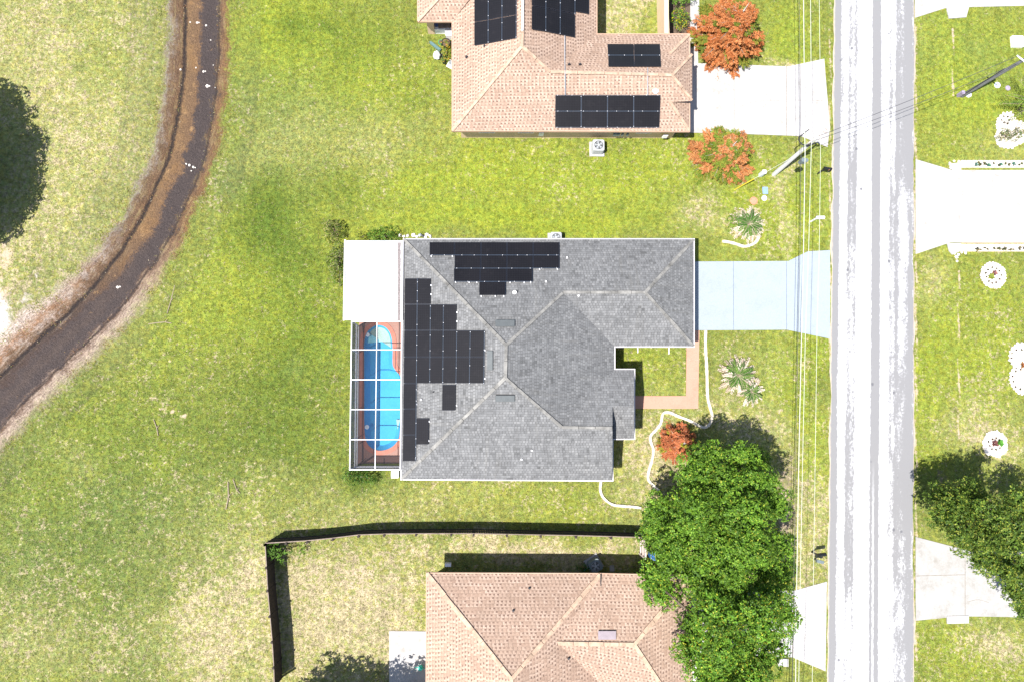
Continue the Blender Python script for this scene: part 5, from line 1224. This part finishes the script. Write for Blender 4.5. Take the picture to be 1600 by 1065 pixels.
# ------------------------------------------------------------------ stone planters on the right
def rockring(mb, pts, r=.13, z=.08, closed=True):
    n = len(pts)
    for i in range(n if closed else n-1):
        a, b = Vector(pts[i]), Vector(pts[(i+1) % n]); k = max(1, int((b-a).length/(r*1.7)))
        for j in range(k): p = a.lerp(b, j/k); mb.rock((p.x+random.uniform(-.02, .02), p.y+random.uniform(-.02, .02), z), r*random.uniform(.8, 1.15))
def circ(px, py, r, n=28, a0=0, a1=2*math.pi):
    c = W(px, py, .05); return [Vector((c.x+r*math.cos(a), c.y+r*math.sin(a), 0)) for a in np.linspace(a0, a1, n, endpoint=False)]
def planter(label, pts):
    t = thing('stone_planter', label, 'planter', sum(pts, Vector())/len(pts)); mb = MB(); rockring(mb, pts); mb.build('stone_border', M['stone'], t)
    mb = MB(); P_ = pts if sum(pts[i].x*pts[(i+1) % len(pts)].y-pts[(i+1) % len(pts)].x*pts[i].y for i in range(len(pts))) > 0 else pts[::-1]
    mb.prism(P_, -.02, .07)
    for _ in range(160):
        q = random.choice(pts).lerp(sum(pts, Vector())/len(pts), random.random()**.6); mb.rock((q.x, q.y, .075), random.uniform(.025, .05))
    mb.build('gravel', M['gravel'], t)
planter('round white stone planter nearest the wide white driveway on the right', circ(1551.5, 430, .92))
planter('round white stone planter above the right edge tree', circ(1554.5, 693, .88))
c1_ = W(1597, 558, 0); c2_ = W(1600, 592, 0); e8 = []
for a in np.linspace(.5*math.pi-1.2, 1.5*math.pi-.5, 14): e8.append(c1_+Vector((1.02*math.cos(a), 1.02*math.sin(a), 0)))
for a in np.linspace(.5*math.pi+.5, 2.3*math.pi-1.2+.6, 22): e8.append(c2_+Vector((1.12*math.cos(a), 1.12*math.sin(a), 0)))
e8 = [Vector((p.x, p.y, 0)) for p in e8]
planter('figure eight white stone planter cut by the right edge of the photo', e8)
cb = [Vector((W(x, y, 0).x, W(x, y, 0).y, 0)) for x, y in ((1578, 176), (1566, 178), (1558, 186), (1556, 196), (1558, 206), (1554, 214), (1558, 226), (1568, 232), (1580, 231), (1592, 225), (1604, 218), (1615, 205), (1618, 190), (1600, 192), (1588, 190))]
planter('irregular white stone bed under the palm at the right edge', cb)
def tuft(label, px, py, r, cols, group, seed, n=16, name='small_plant'):
    rng = np.random.default_rng(seed); b = np.array(W(px, py, .08)); a = rng.uniform(0, 6.28, n); e = rng.uniform(.3, 1.4, n)
    D = unit(np.stack([np.cos(a), np.sin(a), e], 1)); V, Fq = leaves(np.tile(b, (n, 1)), D, np.tile([[0, 0, 1.]], (n, 1))+rng.normal(0, .3, (n, 3)), r*rng.uniform(.8, 1.4, n), r*.22, .2)
    c = np.array(cols)[rng.integers(0, len(cols), n)]; mesh_np(name, V, Fq, M['frond'], np.repeat(c, 4, 0), None, b-np.array((0, 0, .08)), label=label, cat='plant', group=group)
DK = [(.05, .04, .04), (.10, .06, .04), (.06, .09, .03)]; k = 100
def dots(cx, cy, rp, n, label, group, a0=0):
    global k
    for i in range(n):
        a = a0+2*math.pi*i/n; k += 1; tuft(label, cx+rp*math.cos(a)*random.uniform(.85, 1.1), cy+rp*math.sin(a)*random.uniform(.85, 1.1), .11, DK, group, k)
dots(1551.5, 430, 12, 11, 'tiny dark plant ringed in the planter nearest the wide driveway', 'plants ringed in the upper round planter')
dots(1554.5, 693, 10, 9, 'tiny dark plant ringed in the round planter above the tree', 'plants ringed in the lower round planter')
dots(1592, 559, 14, 10, 'tiny dark plant in the figure eight stone planter', 'plants in the figure eight planter'); dots(1596, 592, 15, 11, 'tiny dark plant in the figure eight stone planter', 'plants in the figure eight planter')
tuft('yellow green rosette in the centre of the planter by the wide driveway', 1548, 433, .3, [(.3, .32, .05), (.15, .2, .04)], None, 301, 26, 'rosette_plant'); tuft('purple brown rosette beside the yellow green one in the upper round planter', 1553, 427, .25, [(.18, .09, .12), (.3, .12, .1)], None, 302, 24, 'rosette_plant')
tuft('bright green rosette right of centre in the round planter above the tree', 1562, 692, .32, [(.08, .25, .03), (.12, .32, .05)], None, 303, 26, 'rosette_plant'); tuft('maroon rosette at the centre of the round planter above the tree', 1554, 692, .3, [(.14, .06, .07), (.2, .08, .07)], None, 304, 26, 'rosette_plant')
tuft('red orange rosette at the right edge in the figure eight planter', 1598, 570, .28, [(.4, .12, .05), (.3, .15, .05)], None, 305, 22, 'rosette_plant')
shrub('low grey green plants filling the irregular stone bed under the palm', [(1566, 215, 6, .25), (1574, 212, 6, .25), (1582, 214, 6, .25), (1592, 208, 6, .25), (1570, 207, 4, .3)], 44, [(.10, .16, .05), (.2, .22, .08), (.32, .26, .16)], .12, 'ground_plant', 'plant')
dots(1571, 188, 6, 6, 'tiny dark plant in the white gravel of the irregular stone bed', 'plants in the irregular bed gravel')
# driveway borders on the right
def border(label, y, x0=1500, x1=1680):
    a, b = W(x0, y-4.5, 0), W(x1, y-4.5, 0); c, d_ = W(x0, y+5, 0), W(x1, y+5, 0); t = thing('flower_border', label, 'flower border', (a+d_)/2)
    MB().prism([c, d_, b, a], -.02, .06).build('gravel', M['gravel'], t); mb = MB()
    for p, q in ((a, b), (c, d_)):
        n = int((q-p).length/.42)
        for i in range(n): mb.box(p.lerp(q, (i+.5)/n)+Vector((0, 0, .06)), (.39, .10, .12))
    mb.build('edging_brick', M['edging'], t); return t
border('strip flower border along the upper side of the wide white driveway', 257); border('strip flower border along the lower side of the wide white driveway', 387.5)
rr = random.Random(5)
for i in range(12):
    k += 1; tuft('small plant in the strip border above the wide white driveway', 1525+i*6.6+rr.uniform(-2, 2), 257+rr.uniform(-1.5, 1.5), rr.uniform(.12, .24), [(.05, .05, .04), (.15, .12, .04), (.06, .12, .04)] if i % 3 else [(.03, .12, .10), (.08, .2, .12)], 'plants in the upper strip border', k)
    k += 1; tuft('small plant in the strip border below the wide white driveway', 1524+i*6.8+rr.uniform(-2, 2), 389+rr.uniform(-1.5, 1.5), rr.uniform(.12, .24), [(.05, .05, .04), (.16, .13, .06), (.08, .10, .04)], 'plants in the lower strip border', k)
pp = [W(x, y, 0) for x, y in ((1487, 392), (1491, 396), (1494, 402), (1495, 408), (1497, 398), (1502, 394), (1508, 395), (1485, 262), (1484, 256), (1490, 252), (1498, 254))]
for i, p in enumerate(pp):
    mb = MB(); mb.rock((p.x, p.y, .04), random.uniform(.1, .18)); mb.build('stone', M['stone'], label='pale stone at the %s street side corner of the wide white driveway' % ('lower' if i < 7 else 'upper'), cat='stone', group='stones at the %s driveway corner' % ('lower' if i < 7 else 'upper'))

# stones and debris
gi = 0
for x, y, r in ((309, 37, .13), (323, 41, .10), (307, 107, .07), (319, 113, .14), (334, 103, .06), (325, 136, .16), (292, 257, .10), (297, 259, .12), (303, 262, .12), (300, 268, .08), (306, 263, .07), (283, 110, .10), (337, 138, .07), (185, 449, .16), (298, 36, .07), (330, 64, .06)):
    mb = MB(); p = W(x, y, 0); mb.rock((p.x, p.y, .09), r*.8, 0, .7); 
    if r > .12: mb.rock((p.x+r*.9, p.y+r*.2, .08), r*.5)
    mb.build('stone', M['stone'], label='pale broken stone lying in the dark mud of the track', cat='stone', group='pale stones in the muddy track')
for x, y, r, m_ in ((625, 368.5, .17, 'stone'), (631, 370, .14, 'stone'), (637, 369, .15, 'stone'), (646, 368, .16, 'stone'), (651, 370, .14, 'stone'), (656, 368, .15, 'metal'), (661, 369, .15, 'dark'), (667, 367, .15, 'stone'), (672, 369.5, .13, 'stone'), (665, 371, .12, 'stone')):
    mb = MB(); p = W(x, y, 0); mb.rock((p.x, p.y, .08), r); mb.build('stone', M[m_], label='stone in the row at the upper left wall of the grey roofed house', cat='stone', group='stones along the grey roofed house')
def stick(label, pts, r=.03):
    mb = MB(); mb.tube([W(x, y, .05) for x, y in pts], r, 5); q = pts[len(pts)//2]; mb.tube([W(*q, .05), W(q[0]+3, q[1]-4, .12)], r*.6, 4); mb.build('fallen_branch', M['twig'], label=label, cat='branch')
stick('thin bare fallen branch lying upright in the grass below the muddy track', [(273, 446), (267, 470), (261, 490)])
stick('short horizontal fallen branch just below the upright one', [(232, 506), (247, 504), (258, 503), (268, 505)])
stick('forked dry branch on the lawn left of the fence corner', [(356, 752), (357, 775), (353, 795)], .04)
stick('slanted dry branch right beside the forked one', [(364, 748), (370, 765), (375, 770)], .03)
stick('short dry branch on the grass below the bare soil spots', [(240, 655), (245, 668), (247, 680)])

# clutter by the upper tan house
def pot(label, px, py, r, h, mat):
    p = W(px, py, h); p.z = 0; t = thing('plant_pot', label, 'pot', p); mb = MB(); mb.cyl(p, r*.75, h, 18, 0, r); mb.build('pot', M[mat], t); mb = MB(); mb.ring(p, r*.93, r*1.08, h-.05, h+.02, 18); mb.build('rim', M[mat], t); mb = MB(); mb.cyl(p+Vector((0, 0, h-.03)), r*.9, .04, 16); mb.build('soil_fill', M['soil'], t)
pot('black plastic plant pot in the clutter beside the upper tan house', 697, 67, .33, .5, 'black')
pot('small green pot touching the black one by the upper tan house', 688.5, 66, .17, .3, 'green')
t = thing('garbage_bag', 'white plastic bag lying on grass in the clutter by the upper tan house', 'bag', W(682, 86, 0)); p = W(682, 86, .2)
mb = MB(); mb.rock((p.x, p.y, .2), .3, 0, .8); mb.rock((p.x+.06, p.y-.18, .14), .2, 0, .8); mb.build('sack', M['whitep'], t, smooth=True); mb = MB(); mb.rock((p.x-.02, p.y+.3, .14), .09); mb.build('knot', M['whitep'], t)
p = W(681, 73, .1); mb = MB(); mb.bar((p.x-.4, p.y+.3, .1), (p.x+.35, p.y-.3, .1), .2, .14); mb.bar((p.x-.45, p.y+.33, .19), (p.x+.3, p.y-.28, .19), .1, .05); mb.build('leaf_blower', simple('grey_green', (.10, .17, .17), .5), label='grey green plastic trough lying slanted above the white bag', cat='trough')
bpy.data.objects['leaf_blower'].name = 'plastic_trough'
p = W(693, 93, .1)
mb = MB(); mb.bar((p.x-.12, p.y+.4, .12), (p.x+.02, p.y-.35, .12), .13, .1); mb.bar((p.x+.10, p.y+.35, .12), (p.x+.12, p.y-.4, .12), .07, .1); mb.build('black_pipes', M['black'], label='pair of short black pipes on grass beside the white bag', cat='pipes')
p = W(705, 102, .2); mb = MB(); R4 = -.5; mb.box((p.x, p.y, .3), (.5, .62, .05), R4); mb.box((p.x, p.y, .36), (.4, .5, .04), R4, 1); mb.box((p.x-.15, p.y+.15, .15), (.06, .06, .3)); mb.box((p.x+.12, p.y-.12, .15), (.06, .06, .3)); mb.build('side_table', [M['white'], M['metal']], label='white framed low table half under the eave of the upper tan house', cat='table')
p = W(702, 55, .3); mb = MB(); mb.box((p.x+.1, p.y, .3), (.7, .4, .6)); mb.box((p.x+.1, p.y, .62), (.76, .46, .05)); mb.build('storage_box', M['white'], label='white storage box against the knee wall of the upper tan house', cat='box')
# lanai chair and orange-brown clutter inside the upper porch
t = thing('patio_chair', 'dark patio chair with a pale cushion inside the upper house porch corner', 'chair', W(680, 43, 0)); p = W(681, 41, .45)
MB().box((p.x, p.y, .42), (.55, .55, .06), .3).build('seat', M['dark'], t); MB().box((p.x, p.y, .48), (.4, .4, .07), .3).build('cushion', M['blue'], t); MB().box((p.x-.22, p.y+.12, .75), (.06, .55, .6), .3).build('backrest', M['dark'], t)
for dx_, dy_ in ((-.2, -.2), (.2, -.2), (.2, .2), (-.2, .2)): MB().box((p.x+dx_, p.y+dy_, .2), (.05, .05, .4), .3).build('leg', M['dark'], t)
t = thing('patio_table', 'dark brown wooden table under the upper house porch roof', 'table', W(694, 39, 0)); p = W(694, 38, .7)
MB().box((p.x, p.y, .7), (.9, .6, .05), .1).build('tabletop', M['fencetop'], t)
for dx_, dy_ in ((-.38, -.24), (.38, -.24), (.38, .24), (-.38, .24)): MB().box((p.x+dx_, p.y+dy_, .34), (.05, .05, .68), .1).build('leg', M['fencetop'], t)
# blue barrel by the big tree, green items on patio
t = thing('blue_barrel', 'blue plastic barrel partly under the big green tree beside the pale gate', 'barrel', W(1022, 866, 0)); p = W(1023, 868, .9); p.z = 0
mb = MB(); mb.cyl(p, .27, .45, 18, 0, .31); mb.cyl(p+Vector((0, 0, .45)), .31, .43, 18, 0, .27); mb.build('drum', M['deepblue'], t); mb = MB(); mb.ring(p, .25, .29, .86, .91, 18); mb.build('rim', M['blue'], t)
t = thing('watering_can', 'turquoise watering can on the patio slab by the bottom tan house', 'watering can', W(657, 1042, 0)); p = W(657, 1043, .25); p.z = .06
mb = MB(); mb.cyl(p, .16, .3, 14, 0, .14); mb.build('body', M['teal'], t); mb = MB(); mb.tube([p+Vector((-.12, 0, .1)), p+Vector((-.3, .08, .25)), p+Vector((-.38, .1, .33))], .03, 6); mb.build('spout', M['teal'], t)
mb = MB(); mb.tube([p+Vector((.12, 0, .08)), p+Vector((.3, 0, .2)), p+Vector((.1, 0, .36)), p+Vector((-.1, 0, .3))], .02, 6); mb.build('handle', M['teal'], t)
t = thing('paving_slab', 'small pale stepping slab in the shade right of the dark air conditioner', 'slab', W(956, 887, 0)); p = W(956, 887, 0); MB().box(p+Vector((0, 0, .02)), (.32, .42, .05)).build('slab', M['conc2'], t)

# ------------------------------------------------------------------ real grass blades over the lawns
def blades(n, seed=77):
    rng = np.random.default_rng(seed)
    px = rng.uniform(-40, 1640, n); py = rng.uniform(-40, 1105, n)
    Q = np.stack([px-800, 532.5-py, np.full(n, -F)]); Wd = np.array(ROT) @ Q; t = -H/Wd[2]; X = Wd[0]*t; Y = Wd[1]*t
    ok = ~((px > 1292) & (px < 1434))
    EX = [[(1060, 407), (1232, 406), (1262, 391), (1300, 389), (1300, 531), (1230, 517), (1060, 517)], [(1055, 96), (1232, 102), (1290, 90), (1300, 232), (1252, 215), (1055, 210)], [(1050, 920), (1241, 920), (1300, 905), (1300, 1050), (1238, 1028), (1050, 1020)],
          [(1430, 30), (1480, 14), (1650, 10), (1650, -60), (1430, -60)], [(1430, 247), (1488, 250), (1690, 250), (1690, 394), (1485, 394), (1430, 399)], [(1430, 836), (1515, 858), (1690, 860), (1690, 970), (1430, 971)],
          [(1071, 514), (1095, 514), (1093, 640), (955, 640), (955, 616), (1071, 616)], [(1040, -60), (1095, -60), (1095, 100), (1040, 100)], [(606, 983), (700, 983), (700, 1200), (606, 1200)],
          [(636, 382), (1078, 382), (1078, 536), (957, 536), (957, 750), (636, 745)], [(546, 380), (645, 380), (645, 735), (546, 735)], [(660, 0), (712, 0), (712, 50), (660, 50)], [(705, -60), (1070, -60), (1070, 212), (712, 212)], [(675, 893), (1080, 893), (1080, 1200), (675, 1200)]]
    for P_ in EX:
        ok &= ~inpoly(px, py, P_)
    for cx, cy, rr_ in ((1551.5, 430, 23), (1554.5, 693, 22), (1597, 558, 25), (1600, 592, 27), (1580, 205, 28)): ok &= (px-cx)**2+(py-cy)**2 > rr_**2
    X, Y = X[ok], Y[ok]; C2 = np.stack([PXc, PYc], 1)[::6]
    dm = np.full(len(X), 99.)
    for c in C2: dm = np.minimum(dm, np.hypot(X-c[0], Y-c[1]))
    o2 = dm > 2.7; X, Y = X[o2], Y[o2]
    T, S = lawn_fields(X[:, None], Y[:, None]); T = T[:, 0]; S = S[:, 0]
    o3 = (S.max(-1) < .5) & (rng.random(len(X)) > (T[:, 3]-.2)*.5); X, Y, T = X[o3], Y[o3], T[o3]
    k = len(X); a = rng.uniform(0, 6.28, k); e = rng.uniform(.25, 1.5, k)
    D = unit(np.stack([np.cos(a), np.sin(a), e], 1)); U = unit(rng.normal(size=(k, 3))*.5+np.array((0, 0, 1)))
    V, Fq = leaves(np.stack([X, Y, 0*X], 1), D, U, rng.uniform(.07, .17, k), .016, .1)
    straw = rng.random(k) < T[:, 3]*.65
    c = T[:, :3]*rng.uniform(.85, 1.7, (k, 1)); c[straw] = np.array((.34, .28, .16))*rng.uniform(.7, 1.3, (straw.sum(), 1))
    mesh_np('grass', V, Fq, M['frond'], np.repeat(c, 4, 0), None, None, label='short patchy green and straw coloured grass of the lawns', cat='grass', kind='stuff')
blades(330000)
def bank_weeds(n, name, label, rngs, cols, ln, wd, seed):
    rng = np.random.default_rng(seed); i = rng.integers(0, nn, n); sp = np.zeros(n)
    w_ = rng.integers(0, len(rngs), n)
    for q, (a, b) in enumerate(rngs): sp = np.where(w_ == q, rng.uniform(a, b, n)+rng.normal(0, .22, n), sp)
    keepm = (np.sin(i*.15*1.9+sp*2)+np.sin(i*.15*.7+3)+rng.normal(0, .8, n)) > -.2; i, sp = i[keepm], sp[keepm]; k = len(i)
    X = PXc[i]+nx_[i]*sp+rng.normal(0, .06, k); Y = PYc[i]+ny_[i]*sp+rng.normal(0, .06, k)
    a = rng.uniform(0, 6.28, k); D = unit(np.stack([np.cos(a), np.sin(a), rng.uniform(.1, 1.0, k)], 1)); U = unit(rng.normal(size=(k, 3))*.5+np.array((0, 0, 1)))
    V, Fq = leaves(np.stack([X, Y, .03+0*X], 1), D, U, rng.uniform(ln*.5, ln*1.3, k), wd, .1)
    c = np.array(cols)[rng.integers(0, len(cols), k)]*rng.uniform(.7, 1.3, (k, 1)); mesh_np(name, V, Fq, M['frond'], np.repeat(c, 4, 0), None, None, label=label, cat='weeds', kind='stuff')
bank_weeds(26000, 'dry_weeds', 'rust brown and straw coloured dead weeds along both banks of the muddy track', [(1.35, 2.3), (-2.6, -1.5)], [(.24, .12, .05), (.34, .22, .10), (.14, .08, .04), (.30, .28, .10), (.40, .34, .25)], .17, .02, 5)
bank_weeds(9000, 'green_weeds', 'yellow green weeds where the track banks meet the lawn', [(2.1, 2.9), (-3.3, -2.5)], [(.16, .20, .03), (.26, .27, .05), (.34, .30, .07)], .16, .022, 6)
